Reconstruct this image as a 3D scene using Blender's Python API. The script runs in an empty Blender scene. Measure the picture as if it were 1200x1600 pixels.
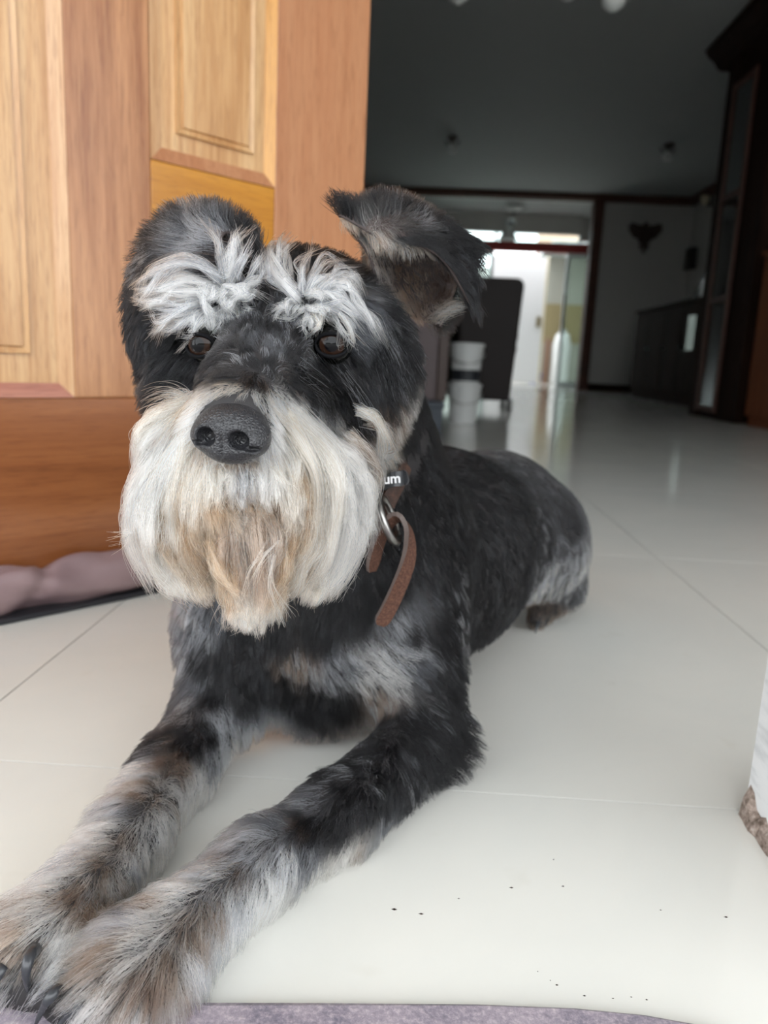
import bpy, bmesh, math, random
import numpy as np
from mathutils import Vector, Matrix, kdtree

random.seed(7)
rng = np.random.default_rng(11)
S = bpy.context.scene

# ---------------------------------------------------------------- camera, sky, exposure
cam_data = bpy.data.cameras.new('camera')
cam = bpy.data.objects.new('camera', cam_data)
S.collection.objects.link(cam)
cam.location = (0, 0, 0.30)
cam.rotation_euler = (math.radians(78.769), math.radians(-2.5503), math.radians(2.7603))
cam_data.sensor_fit = 'VERTICAL'
cam_data.sensor_height = 36
cam_data.lens = 27.045
cam_data.clip_start = 0.01
cam_data.clip_end = 200
cam_data.dof.use_dof = True
cam_data.dof.focus_distance = 0.375
cam_data.dof.aperture_fstop = 9.0
S.camera = cam

world = bpy.data.worlds.new('overcast_sky')
S.world = world
world.use_nodes = True
bg = world.node_tree.nodes['Background']
bg.inputs['Color'].default_value = (0.93, 0.97, 1.0, 1)
bg.inputs['Strength'].default_value = 2.0

S.view_settings.view_transform = 'Standard'
S.view_settings.look = 'None'
S.view_settings.gamma = 1
S.view_settings.use_curve_mapping = False
S.view_settings.exposure = 1.33
S.cycles.max_bounces = 14
S.cycles.diffuse_bounces = 6
S.cycles.glossy_bounces = 12
S.cycles.transmission_bounces = 12
S.cycles.transparent_max_bounces = 16
S.cycles.sample_clamp_indirect = 6
S.cycles.use_denoising = True
S.cycles_curves.shape = 'RIBBONS'

# ---------------------------------------------------------------- helpers
def link(o, parent=None):
    S.collection.objects.link(o)
    if parent is not None:
        o.parent = parent
    return o

def tag(o, label=None, cat=None, group=None, kind=None):
    if label: o['label'] = label
    if cat: o['category'] = cat
    if group: o['group'] = group
    if kind: o['kind'] = kind
    return o

def empty(name, loc, label, cat, group=None, rz=0):
    o = bpy.data.objects.new(name, None)
    o.empty_display_size = 0.02
    o.location = loc
    o.rotation_euler = (0, 0, rz)
    link(o)
    return tag(o, label, cat, group)

class MB:
    """collects shapes, then links them as one mesh object"""
    def __init__(s):
        s.v, s.f = [], []
    def add(s, v, f):
        n = len(s.v)
        s.v += [tuple(map(float, p)) for p in v]
        s.f += [tuple(i + n for i in q) for q in f]
        return s
    def box(s, a, b, bev=0.0):
        (x0, y0, z0), (x1, y1, z1) = a, b
        if bev <= 0:
            v = [(x, y, z) for x in (x0, x1) for y in (y0, y1) for z in (z0, z1)]
            return s.add(v, [(0, 1, 3, 2), (4, 6, 7, 5), (0, 4, 5, 1), (2, 3, 7, 6), (0, 2, 6, 4), (1, 5, 7, 3)])
        bm = bmesh.new()
        bmesh.ops.create_cube(bm, size=1)
        for w in bm.verts:
            w.co = Vector(((x0 + x1) / 2 + w.co.x * (x1 - x0), (y0 + y1) / 2 + w.co.y * (y1 - y0), (z0 + z1) / 2 + w.co.z * (z1 - z0)))
        bmesh.ops.bevel(bm, geom=bm.edges[:], offset=bev, segments=2, affect='EDGES', profile=0.5)
        bm.verts.index_update()
        s.add([w.co[:] for w in bm.verts], [[w.index for w in q.verts] for q in bm.faces])
        bm.free()
        return s
    def tube(s, pts, r, n=10, closed=False, caps=True):
        pts = [Vector(p) for p in pts]
        m = len(pts)
        rs = r if isinstance(r, (list, tuple)) else [r] * m
        v, f, nrm = [], [], None
        for i in range(m):
            if closed:
                t = pts[(i + 1) % m] - pts[i - 1]
            else:
                t = pts[min(i + 1, m - 1)] - pts[max(i - 1, 0)]
            t.normalize()
            if nrm is None:
                nrm = t.orthogonal().normalized()
            nrm = (nrm - t * nrm.dot(t)).normalized()
            bi = t.cross(nrm)
            for k in range(n):
                a = 2 * math.pi * k / n
                v.append(pts[i] + (nrm * math.cos(a) + bi * math.sin(a)) * rs[i])
        for i in range(m if closed else m - 1):
            j = (i + 1) % m
            for k in range(n):
                l = (k + 1) % n
                f.append((i * n + k, i * n + l, j * n + l, j * n + k))
        if caps and not closed:
            f.append(tuple(range(n))[::-1])
            f.append(tuple((m - 1) * n + k for k in range(n)))
        return s.add(v, f)
    def lathe(s, prof, c=(0, 0, 0), n=24):
        v, f = [], []
        for r, z in prof:
            for k in range(n):
                a = 2 * math.pi * k / n
                v.append((c[0] + r * math.cos(a), c[1] + r * math.sin(a), c[2] + z))
        for i in range(len(prof) - 1):
            for k in range(n):
                l = (k + 1) % n
                f.append((i * n + k, i * n + l, (i + 1) * n + l, (i + 1) * n + k))
        if prof[0][0] > 1e-6: f.append(tuple(range(n))[::-1])
        if prof[-1][0] > 1e-6: f.append(tuple((len(prof) - 1) * n + k for k in range(n)))
        return s.add(v, f)
    def prism(s, poly, axis, lo, hi):
        """polygon in the plane across axis, extruded from lo to hi"""
        def p3(p, h):
            q = list(p); q.insert(axis, h); return q
        n = len(poly)
        v = [p3(p, lo) for p in poly] + [p3(p, hi) for p in poly]
        f = [tuple(range(n))[::-1], tuple(range(n, 2 * n))] + [(i, (i + 1) % n, n + (i + 1) % n, n + i) for i in range(n)]
        return s.add(v, f)
    def build(s, name, mat, parent=None, smooth=False, bevel=0.0, fix=True):
        me = bpy.data.meshes.new(name)
        me.from_pydata(s.v, [], s.f)
        if fix:
            bm = bmesh.new(); bm.from_mesh(me)
            bmesh.ops.recalc_face_normals(bm, faces=bm.faces[:])
            if bevel > 0:
                bmesh.ops.bevel(bm, geom=[e for e in bm.edges if len(e.link_faces) == 2 and e.calc_face_angle(0) > 0.6], offset=bevel, segments=2, affect='EDGES', profile=0.5)
            bm.to_mesh(me); bm.free()
        if smooth:
            me.polygons.foreach_set('use_smooth', [True] * len(me.polygons))
        me.materials.append(mat)
        o = bpy.data.objects.new(name, me)
        return link(o, parent)

def structure(mb, name, mat, parent=None, **k):
    o = mb.build(name, mat, parent, **k)
    if parent is None: o['kind'] = 'structure'
    return o

def catmull(pts, n):
    P = [np.array(p, float) for p in pts]
    P = [2 * P[0] - P[1]] + P + [2 * P[-1] - P[-2]]
    out, segs = [], len(P) - 3
    for i in range(n):
        t = i / (n - 1) * segs
        k = min(int(t), segs - 1); t -= k
        a, b, c, d = P[k:k + 4]
        out.append(0.5 * (2 * b + (c - a) * t + (2 * a - 5 * b + 4 * c - d) * t * t + (3 * b - a - 3 * c + d) * t ** 3))
    return out

# ---------------------------------------------------------------- materials
def mat(name, color=(.5, .5, .5), rough=.5, **k):
    m = bpy.data.materials.new(name)
    m.use_nodes = True
    b = m.node_tree.nodes['Principled BSDF']
    b.inputs['Base Color'].default_value = (*color, 1)
    b.inputs['Roughness'].default_value = rough
    for key, val in k.items():
        b.inputs[key.replace('_', ' ')].default_value = val
    return m

class NT:
    def __init__(s, m):
        s.t = m.node_tree; s.n = s.t.nodes; s.bsdf = s.n['Principled BSDF']
    def node(s, typ, **k):
        n = s.n.new(typ)
        for a, b in k.items():
            if a in n.inputs.keys(): n.inputs[a].default_value = b
            else: setattr(n, a, b)
        return n
    def l(s, a, b): s.t.links.new(a, b)
    def coords(s, scale=(1, 1, 1), loc=(0, 0, 0), rot=(0, 0, 0), kind='Object'):
        c = s.node('ShaderNodeTexCoord'); m = s.node('ShaderNodeMapping')
        m.inputs['Scale'].default_value = scale; m.inputs['Location'].default_value = loc; m.inputs['Rotation'].default_value = rot
        s.l(c.outputs[kind], m.inputs['Vector'])
        return m.outputs['Vector']
    def noise(s, vec, scale, detail=4, rough=.55, dist=0):
        n = s.node('ShaderNodeTexNoise'); n.inputs['Scale'].default_value = scale
        n.inputs['Detail'].default_value = detail; n.inputs['Roughness'].default_value = rough; n.inputs['Distortion'].default_value = dist
        s.l(vec, n.inputs['Vector'])
        return n.outputs['Fac']
    def ramp(s, fac, stops):
        r = s.node('ShaderNodeValToRGB')
        e = r.color_ramp.elements
        while len(e) < len(stops): e.new(.5)
        for q, (p, c) in zip(e, stops):
            q.position = p; q.color = (*c, 1) if len(c) == 3 else c
        s.l(fac, r.inputs['Fac'])
        return r.outputs['Color']
    def mix(s, fac, a, b, mode='MIX'):
        m = s.node('ShaderNodeMix', data_type='RGBA', blend_type=mode)
        if isinstance(fac, (int, float)): m.inputs['Factor'].default_value = fac
        else: s.l(fac, m.inputs['Factor'])
        for q, i in ((a, 6), (b, 7)):
            if isinstance(q, tuple): m.inputs[i].default_value = (*q, 1)
            else: s.l(q, m.inputs[i])
        return m.outputs[2]
    def bump(s, h, strength=.2, dist=.001):
        b = s.node('ShaderNodeBump'); b.inputs['Strength'].default_value = strength; b.inputs['Distance'].default_value = dist
        s.l(h, b.inputs['Height']); s.l(b.outputs['Normal'], s.bsdf.inputs['Normal'])
    def color(s, c): s.l(c, s.bsdf.inputs['Base Color'])

def wood(name, dark, mid, light, axis=2, rough=.34, coat=.12, scale=1.0, off=0.0, ring=.5):
    m = mat(name, mid, rough)
    t = NT(m)
    t.bsdf.inputs['Coat Weight'].default_value = coat
    t.bsdf.inputs['Coat Roughness'].default_value = .12
    st = [14 * scale] * 3; st[axis] = 1.1 * scale
    v = t.coords(st, (off, off * 1.7, off * .6))
    big = t.noise(v, 1.0, 3, .5, 1.2)
    st2 = [160 * scale] * 3; st2[axis] = 7 * scale
    fine = t.noise(t.coords(st2, (off, 0, off)), 1.0, 5, .7)
    st3 = [420 * scale] * 3; st3[axis] = 34 * scale
    pore = t.noise(t.coords(st3, (0, off, 0)), 1.0, 2, .5)
    base = t.ramp(big, [(.30, dark), (.46, mid), (.60, light), (.74, mid)])
    c = t.mix(.42, base, t.ramp(fine, [(.36, dark), (.64, light)]))
    pr = t.ramp(pore, [(.33, (.55, .45, .38)), (.47, (1, 1, 1))])
    c = t.mix(.4, c, pr, 'MULTIPLY')
    t.color(c)
    t.bump(fine, .08, .0006)
    return m

M = {}
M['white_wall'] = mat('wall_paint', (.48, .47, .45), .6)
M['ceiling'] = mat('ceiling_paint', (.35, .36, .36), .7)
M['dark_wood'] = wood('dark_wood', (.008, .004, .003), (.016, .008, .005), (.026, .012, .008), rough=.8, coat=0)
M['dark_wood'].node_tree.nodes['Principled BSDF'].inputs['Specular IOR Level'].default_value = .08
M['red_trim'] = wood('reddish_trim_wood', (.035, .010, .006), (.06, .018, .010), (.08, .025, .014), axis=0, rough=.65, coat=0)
M['door_stile'] = wood('door_stile_wood', (.24, .078, .024), (.39, .16, .060), (.53, .26, .115), off=1.3)
M['door_stile_b'] = wood('door_free_stile_wood', (.36, .14, .06), (.44, .19, .09), (.50, .24, .12), off=4.1)
M['door_panel'] = wood('door_panel_wood', (.40, .18, .06), (.56, .30, .125), (.70, .45, .23), off=7.7)
M['door_rail'] = wood('door_bottom_rail_wood', (.20, .062, .018), (.27, .090, .027), (.33, .12, .04), axis=0, off=2.2, rough=.34, coat=.2)
M['amber_rail'] = wood('door_amber_rail_wood', (.44, .17, .014), (.53, .22, .020), (.58, .26, .032), axis=0, off=5.5)
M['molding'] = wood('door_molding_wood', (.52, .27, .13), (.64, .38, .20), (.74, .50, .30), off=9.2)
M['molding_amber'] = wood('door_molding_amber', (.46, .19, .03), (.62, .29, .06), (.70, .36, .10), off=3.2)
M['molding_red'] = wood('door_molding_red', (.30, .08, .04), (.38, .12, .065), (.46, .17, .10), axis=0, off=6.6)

m = M['tile'] = mat('polished_cream_tile', (.70, .69, .64), .09)
t = NT(m)
t.bsdf.inputs['Specular IOR Level'].default_value = .5
v = t.coords((1, 1, 1), kind='Object')
c = t.ramp(t.noise(v, 3.2, 5, .6, .6), [(.3, (.71, .71, .67)), (.55, (.76, .75, .70)), (.75, (.785, .77, .72))])
sm = t.ramp(t.noise(t.coords((1, 1, 1), (3, 1, 0)), 16, 3, .5), [(.66, (1, 1, 1)), (.76, (.93, .92, .90))])
c = t.mix(.8, c, sm, 'MULTIPLY')
t.color(c)
r = t.node('ShaderNodeMapRange'); t.l(t.noise(v, 9, 4), r.inputs['Value'])
r.inputs['To Min'].default_value = .06; r.inputs['To Max'].default_value = .16
t.l(r.outputs['Result'], t.bsdf.inputs['Roughness'])
M['grout'] = mat('grout', (.07, .068, .064), .9)
M['concrete'] = mat('outside_concrete', (.42, .41, .39), .85)
M['jamb'] = mat('jamb_plaster', (.72, .73, .74), .5)
t = NT(M['jamb'])
t.color(t.ramp(t.noise(t.coords((6, 6, 30)), 3, 4, .6), [(.3, (.55, .56, .57)), (.5, (.74, .75, .76)), (.8, (.80, .80, .80))]))
M['chipped'] = mat('chipped_plaster', (.42, .34, .29), .9)
t = NT(M['chipped'])
t.color(t.ramp(t.noise(t.coords((1, 1, 1)), 160, 4, .7), [(.35, (.10, .07, .05)), (.55, (.30, .235, .20)), (.72, (.50, .43, .38))]))

def fabric(name, c1, c2, c3, scale, rough=.85, bump=.4):
    m = mat(name, c2, rough); t = NT(m)
    v = t.coords((1, 1, 1))
    f = t.noise(v, scale, 5, .75)
    g = t.noise(v, scale * .12, 3, .6)
    c = t.ramp(f, [(.32, c1), (.5, c2), (.68, c3)])
    t.color(t.mix(.35, c, t.ramp(g, [(.35, c1), (.65, c3)])))
    t.bump(f, bump, .001)
    t.bsdf.inputs['Sheen Weight'].default_value = .15
    return m
M['mat_fabric'] = fabric('mauve_heather_fabric', (.09, .08, .115), (.235, .20, .245), (.50, .42, .45), 330)
M['stopper_fabric'] = mat('mauve_nylon', (.30, .205, .21), .45)
t = NT(M['stopper_fabric']); t.bump(t.noise(t.coords((1, 1, 1)), 900, 2, .5), .1, .0004)
t.color(t.ramp(t.noise(t.coords((6, 6, 6)), 2, 3), [(.3, (.26, .175, .185)), (.7, (.34, .235, .235))]))
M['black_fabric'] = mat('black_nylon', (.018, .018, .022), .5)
M['leather'] = mat('dark_brown_leather', (.012, .006, .005), .5, Specular_IOR_Level=.25)
t = NT(M['leather']); t.bump(t.noise(t.coords((1, 1, 1)), 90, 4, .6), .25, .002)
M['mauve_panel'] = mat('mauve_brown_laminate', (.075, .05, .052), .45)
M['brown_edge'] = mat('brown_edge', (.04, .018, .012), .45)
M['slate'] = mat('slate_blue_plastic', (.035, .045, .06), .5)
M['white_plastic'] = mat('white_plastic', (.62, .63, .62), .4)
M['dark_band'] = mat('dark_label', (.012, .015, .02), .5)
M['glass'] = mat('glass_shade', (.8, .85, .85), .12, Alpha=1.0, Transmission_Weight=.55, IOR=1.3)
M['frosted'] = mat('frosted_glass_shade', (.72, .74, .72), .3)
M['metal'] = mat('brushed_metal', (.35, .35, .34), .3, Metallic=1.0)
M['dark_metal'] = mat('dark_bronze', (.03, .022, .016), .4, Metallic=.6)
M['red_steel'] = mat('red_steel_beam', (.30, .022, .018), .5)
M['alu'] = mat('pale_aluminium', (.55, .62, .62), .35, Metallic=.3)
M['green_glass'] = mat('greenish_window_glass', (.78, .93, .90), .02, Transmission_Weight=1.0, IOR=1.1)
M['white_paint'] = mat('white_enamel', (.86, .87, .88), .4)
M['olive_wall'] = mat('olive_grey_plaster', (.30, .30, .26), .8)
M['ochre'] = mat('ochre_paint', (.22, .18, .09), .8)
M['brick_orange'] = mat('terracotta_plaster', (.62, .40, .30), .85)
M['orange_wood'] = wood('red_brown_wood', (.10, .026, .010), (.17, .048, .018), (.23, .075, .03), off=8.1, rough=.7, coat=0)
M['orange_wood'].node_tree.nodes['Principled BSDF'].inputs['Specular IOR Level'].default_value = .1
M['cream'] = mat('cream_shade', (.75, .68, .52), .5)
M['wall_brown'] = mat('carved_dark_wood', (.035, .018, .012), .55)
M['black_plastic'] = mat('black_plastic', (.012, .012, .013), .4)
M['dark_glass'] = mat('cabinet_door_glass', (.02, .022, .024), .05)
t = NT(M['dark_glass']); t.bsdf.inputs['Specular IOR Level'].default_value = .8
M['blind_refl'] = mat('reflected_blind_slats', (.05, .058, .058), .25)  # tone of blinds reflected in the lower door glass, modelled as slats

# ---------------------------------------------------------------- the setting
TS, X0, Y0 = 0.746, -0.3435, 0.503
floor = structure(MB().box((-3.4, Y0 - .0003, -.05), (3.48, 16.2, -.0005)), 'floor', M['grout'])
tile_me = None
for i in range(-5, 6):
    for j in range(0, 21):
        x0, x1 = X0 + i * TS, X0 + (i + 1) * TS
        y0, y1 = Y0 + j * TS, Y0 + (j + 1) * TS
        if x1 > 3.48 or x0 < -3.4: continue
        if tile_me is None:
            o = MB().box((-TS / 2 + .0006, -TS / 2 + .0006, -.0035), (TS / 2 - .0006, TS / 2 - .0006, 0)).build('tile', M['tile'], floor)
            tile_me = o.data
        else:
            o = link(bpy.data.objects.new('tile', tile_me), floor)
        o.location = ((x0 + x1) / 2, (y0 + y1) / 2, 0)
structure(MB().box((-.70, .20, -.05), (.242, Y0 - .0004, 0)), 'trim_1', M['tile'])          # threshold slab
structure(MB().box((.311, .30, -.05), (2.399, .5014, 0), .0008), 'trim_9', M['tile'])                    # sill of the unseen second opening, added to let in more daylight
structure(MB().box((-6, -7, -.06), (6, .199, -.006)), 'ground', M['concrete'])
structure(MB().box((-4, -1.7, 2.55), (4, .30, 2.7)), 'roof_porch_added', M['concrete'])  # unseen porch roof, added to narrow the sky to a low band
structure(MB().box((-6, -7.1, -.05), (6, -7, 1.3)), 'wall_garden_added', M['olive_wall'])  # unseen wall, added to block the lowest strip of sky
for k, x in enumerate((-3.6, 3.6)):
    structure(MB().box((x - .12, -1.65, -.006), (x + .12, -1.41, 2.55), .01), 'pillar_%d' % (k + 1), M['concrete'])  # posts carrying the added porch roof
structure(MB().box((-4, .30, -.05), (-.70, .50, 3.2)).box((-.70, .30, 2.12), (2.4, .50, 3.2)).box((.2425, .30, -.05), (.31, .50, 2.12)).box((2.4, .30, -.05), (4, .50, 3.2)), 'wall_front', M['jamb'])  # wide gap right of the post is added to brighten the room
structure(MB().box((-3.5, .5, 0), (-3.4, 10.9, 2.75)), 'wall_left', M['white_wall'])
structure(MB().box((3.48, .5, 0), (3.58, 16.2, 2.75)), 'wall_right', M['white_wall'])
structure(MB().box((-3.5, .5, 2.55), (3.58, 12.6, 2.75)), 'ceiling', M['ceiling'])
XL, XR = -.22, 2.17
structure(MB().box((-3.4, 10.9, 0), (XL - .11, 11.05, 2.55)).box((XR + .13, 10.9, 0), (3.48, 11.05, 2.55)).box((XL - .11, 10.9, 2.47), (XR + .13, 11.05, 2.55)), 'wall_back', M['white_wall'])
structure(MB().box((XL - .11, 10.84, 0), (XL, 11.06, 2.47), .006), 'trim_2', M['red_trim'])
structure(MB().box((XR, 10.84, 0), (XR + .13, 11.06, 2.47), .006), 'trim_3', M['red_trim'])
structure(MB().prism([(10.9, 2.55), (10.81, 2.55), (10.80, 2.52), (10.84, 2.475), (10.9, 2.46)], 0, -3.4, 3.48), 'trim_4', M['red_trim'])   # crown moulding, back wall
structure(MB().prism([(3.48, 2.55), (3.39, 2.55), (3.38, 2.52), (3.42, 2.475), (3.48, 2.46)], 1, .5, 10.8), 'trim_5', M['red_trim'])
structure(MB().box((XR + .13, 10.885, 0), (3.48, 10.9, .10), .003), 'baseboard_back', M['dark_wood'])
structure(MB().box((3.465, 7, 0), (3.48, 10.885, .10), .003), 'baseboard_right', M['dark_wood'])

# passage behind the opening, then a roofless yard
structure(MB().box((-1.4, 11.05, 0), (-1.3, 12.6, 2.55)), 'wall_passage', M['white_wall'])
structure(MB().box((-1.4, 12.4, 0), (.25, 12.55, 2.55)).box((.25, 12.4, 2.29), (2.32, 12.55, 2.55)).box((2.50, 12.4, 0), (3.48, 12.55, 2.55)).box((2.32, 12.4, 2.20), (2.5, 12.55, 2.55)), 'wall_yard', M['white_wall'])
structure(MB().box((.25, 12.38, 2.01), (2.5, 12.50, 2.155), .004), 'trim_6', M['red_steel'])        # red lintel beam
w = structure(MB().box((.25, 12.44, 2.155), (.27, 12.49, 2.29)).box((1.02, 12.44, 2.155), (1.06, 12.49, 2.29)).box((2.29, 12.44, 2.155), (2.32, 12.49, 2.29)), 'window_1', M['alu'])
MB().box((.27, 12.462, 2.155), (1.02, 12.466, 2.29)).build('pane', M['green_glass'], w)
MB().box((1.06, 12.462, 2.155), (2.29, 12.466, 2.29)).build('pane', M['green_glass'], w)
structure(MB().box((-1.4, 16.1, 0), (3.48, 16.2, 2.2)).box((-1.4, 12.55, 0), (-1.3, 16.1, 2.2)), 'wall_yard_far', M['white_wall'])
structure(MB().box((1.9, 15.0, 0), (3.48, 15.1, 2.3)), 'wall_yard_side', M['olive_wall'])
structure(MB().box((1.9, 14.97, .75), (3.4, 15.0, 1.45), .003), 'trim_7', M['ochre'])
structure(MB().box((2.1, 15.6, 2.2), (4.6, 15.7, 3.6)), 'wall_neighbour', M['brick_orange'])
structure(MB().box((2.08, 13.56, 2.3), (3.48, 15.1, 2.36), .004), 'roof_yard', M['alu'])

# yard door: white sheet leaf with a yellow latch
d2 = structure(MB().box((1.09, 13.50, .02), (2.0, 13.54, 2.08), .004), 'door_2', M['white_paint'])
MB().box((1.90, 13.47, .95), (1.97, 13.50, 1.12), .006).build('latch', M['ochre'], d2)
MB().box((2.0, 13.48, 0), (2.03, 13.56, 2.1), .004).build('frame', M['cream'], d2)

def sliding(name, x0, x1, y, z1):
    d = structure(MB().box((x0, y, 0), (x0 + .05, y + .05, z1)).box((x1 - .05, y, 0), (x1, y + .05, z1)).box((x0 + .05, y, 0), (x1 - .05, y + .05, .08)).box((x0 + .05, y, z1 - .06), (x1 - .05, y + .05, z1)), name, M['alu'])
    MB().box((x0 + .05, y + .02, .08), (x1 - .05, y + .026, z1 - .06)).build('pane', M['green_glass'], d)
    return d
sliding('door_3', .25, 1.02, 12.40, 2.0)
d4 = sliding('door_4', 2.12, 2.5, 12.34, 2.0)
MB().box((2.125, 12.30, .80), (2.15, 12.335, 1.40), .005).build('handle', M['black_plastic'], d4)

# entrance door, open into the room: local x runs from the hinge to the free edge, local -y is the face we see
DA = 49.0
d1 = structure(MB().box((0, .004, .012), (.925, .042, 2.08)), 'door_1', M['door_stile'])
d1.location = (-.71, .53, 0)
d1.rotation_euler = (0, 0, math.radians(DA))
def dpart(name, m, a, b, bev=.0015):
    return MB().box(a, b, bev).build(name, m, d1)
dpart('stile', M['door_stile'], (0, -.004, .0121), (.11, .044, 2.08))
dpart('stile', M['door_stile'], (.470, -.004, .2405), (.571, .0035, 1.95))
dpart('stile', M['door_stile_b'], (.757, -.004, .2405), (.925, .044, 2.08))
dpart('rail', M['door_rail'], (.11, -.0045, .0122), (.925, .0035, .240))
dpart('rail', M['amber_rail'], (.5715, -.0035, .435), (.7565, .0035, .520))
dpart('rail', M['amber_rail'], (.11, -.004, 1.95), (.757, .0035, 2.08))
def door_panel(x0, x1, z0, z1, inset, bottom_m, right_m):
    """moulded panel: sloping frame mouldings and a raised field with a step around it"""
    w = .016
    fr = lambda a, b, c, d: [a, b, c, d]
    y0, y1 = -.0038, .0036
    def mould(name, m, q):
        MB().add([(x, y, z) for (x, z), y in q] + [(x, .0038, z) for (x, z), y in q], [(0, 1, 2, 3), (7, 6, 5, 4), (0, 4, 5, 1), (1, 5, 6, 2), (2, 6, 7, 3), (3, 7, 4, 0)]).build(name, m, d1)
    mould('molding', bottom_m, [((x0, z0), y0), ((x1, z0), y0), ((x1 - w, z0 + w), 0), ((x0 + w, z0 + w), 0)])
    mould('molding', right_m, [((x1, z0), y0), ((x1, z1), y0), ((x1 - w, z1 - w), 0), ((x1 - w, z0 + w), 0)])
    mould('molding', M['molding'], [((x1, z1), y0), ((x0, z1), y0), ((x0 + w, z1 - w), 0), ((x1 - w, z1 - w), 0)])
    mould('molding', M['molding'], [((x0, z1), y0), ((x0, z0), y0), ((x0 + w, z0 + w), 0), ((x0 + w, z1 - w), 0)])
    p = MB().box((x0 + w, .0005, z0 + w), (x1 - w, .0037, z1 - w)).build('panel', M['door_panel'], d1)
    a, b, c, d = x0 + inset, x1 - inset, z0 + inset, z1 - inset
    s = .007
    v = [(a, .0005, c), (b, .0005, c), (b, .0005, d), (a, .0005, d),
         (a, -.0042, c), (b, -.0042, c), (b, -.0042, d), (a, -.0042, d),
         (a + s, -.0018, c + s), (b - s, -.0018, c + s), (b - s, -.0018, d - s), (a + s, -.0018, d - s),
         (a + 1.15 * s, -.0052, c + 1.15 * s), (b - 1.15 * s, -.0052, c + 1.15 * s), (b - 1.15 * s, -.0052, d - 1.15 * s), (a + 1.15 * s, -.0052, d - 1.15 * s)]
    f = []
    for k in (0, 4, 8):
        f += [(k + i, k + (i + 1) % 4, k + 4 + (i + 1) % 4, k + 4 + i) for i in range(4)]
    f.append((12, 13, 14, 15))
    MB().add(v, f).build('raised_field', M['door_panel'], d1)
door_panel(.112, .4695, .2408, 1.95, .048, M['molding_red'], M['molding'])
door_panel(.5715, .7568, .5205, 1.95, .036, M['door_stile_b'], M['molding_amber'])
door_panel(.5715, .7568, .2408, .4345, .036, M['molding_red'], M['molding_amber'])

# door jamb's peeling foot
rr = random.Random(3)
ch = MB()
n = 16
v, f = [], []
for i in range(n):
    u = i / (n - 1)
    y = .497 - u * .10
    h = .010 + .006 * rr.random() + .012 * max(0, 1 - u * 6)
    o_ = .0035 + .0035 * rr.random()
    v += [(.2425, y, 0), (.2425 - o_, y + .001 * rr.random(), 0), (.2425 - o_ * .7, y, h * .6), (.2425, y, h)]
for i in range(n - 1):
    for k in range(3):
        f.append((4 * i + k, 4 * i + k + 1, 4 * i + 5 + k, 4 * i + 4 + k))
structure(ch.add(v, f), 'trim_8', M['chipped'])

# ---------------------------------------------------------------- furniture deep in the room
def chair():
    t = empty('dining_chair', (.52, 5.27, 0), 'dark brown leather high-back chair standing beside the white buckets', 'chair')
    def rounded(x0, x1, z0, z1, y0, y1, r, taper=0):
        poly = []
        for cx, cz, a0 in ((x1 - r, z1 - r, 0), (x0 + r, z1 - r, 90), (x0 + r, z0 + r * .4, 180), (x1 - r, z0 + r * .4, 270)):
            rr_ = r if cz > (z0 + z1) / 2 else r * .4
            for k in range(5):
                a = math.radians(a0 + k * 22.5)
                poly.append((cx + rr_ * math.cos(a) + (taper * (1 if cx > 0 else -1) * (cz - z0)), cz + rr_ * math.sin(a)))
        return MB().prism(poly, 1, y0, y1)
    rounded(-.29, .115, .06, .86, .00, .09, .05, .015).build('backrest', M['leather'], t, bevel=.012)
    rounded(-.16, .12, .28, .44, .095, .52, .03).build('seat', M['leather'], t, bevel=.012)
    rounded(-.40, -.33, .10, .66, .02, .50, .05).build('armrest', M['leather'], t, bevel=.012)
    for sx in (-.15, .09):
        for sy in (.45, .05):
            MB().lathe([(.022, 0), (.022, .02), (.016, .025), (.02, .075)], (sx, sy, 0), 12).build('leg', M['metal'], t)
    for sx in (-.16, .112):
        MB().box((sx, .0902, .47), (sx + .008, .094, .82)).build('seam', M['leather'], t)
    return t
chair()

def bucket(name, loc, label, z0, band):
    t = empty(name, (loc[0], loc[1], z0), label, 'bucket', 'white buckets beside the leather chair')
    prof = [(.066, 0), (.070, .003), (.078, .13), (.084, .131), (.084, .139), (.079, .141), (.080, .155), (.086, .156), (.086, .164), (.081, .166), (.082, .18)]
    MB().lathe(prof, (0, 0, 0), 32).build('pail', M['white_plastic'], t, smooth=False)
    MB().lathe([(.0, .18), (.088, .18), (.089, .19), (.086, .198), (.075, .199), (.0, .196)], (0, 0, 0), 32).build('lid', M['white_plastic'], t)
    if band:
        MB().lathe([(.0708, .012), (.0745, .068)], (0, 0, 0), 32).build('label_band', M['dark_band'], t, fix=False)
    hp = [(.09 * math.cos(a), -.02 - .06 * math.sin(a) * .3 - .02, .15 - .06 * math.sin(a)) for a in [math.pi * k / 14 for k in range(15)]]
    MB().tube([(.089 * math.cos(a), -.089 * math.sin(a), .148 - .05 * math.sin(a)) for a in [math.pi * k / 14 for k in range(15)]], .003, 6).build('handle', M['metal'], t)
bucket('bucket', (.225, 3.97), 'white plastic bucket on the tiles, the lower of the stacked two', 0, False)
bucket('bucket', (.225, 3.97), 'ribbed white bucket with a dark band, stacked on the lower bucket', .199, True)

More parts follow.
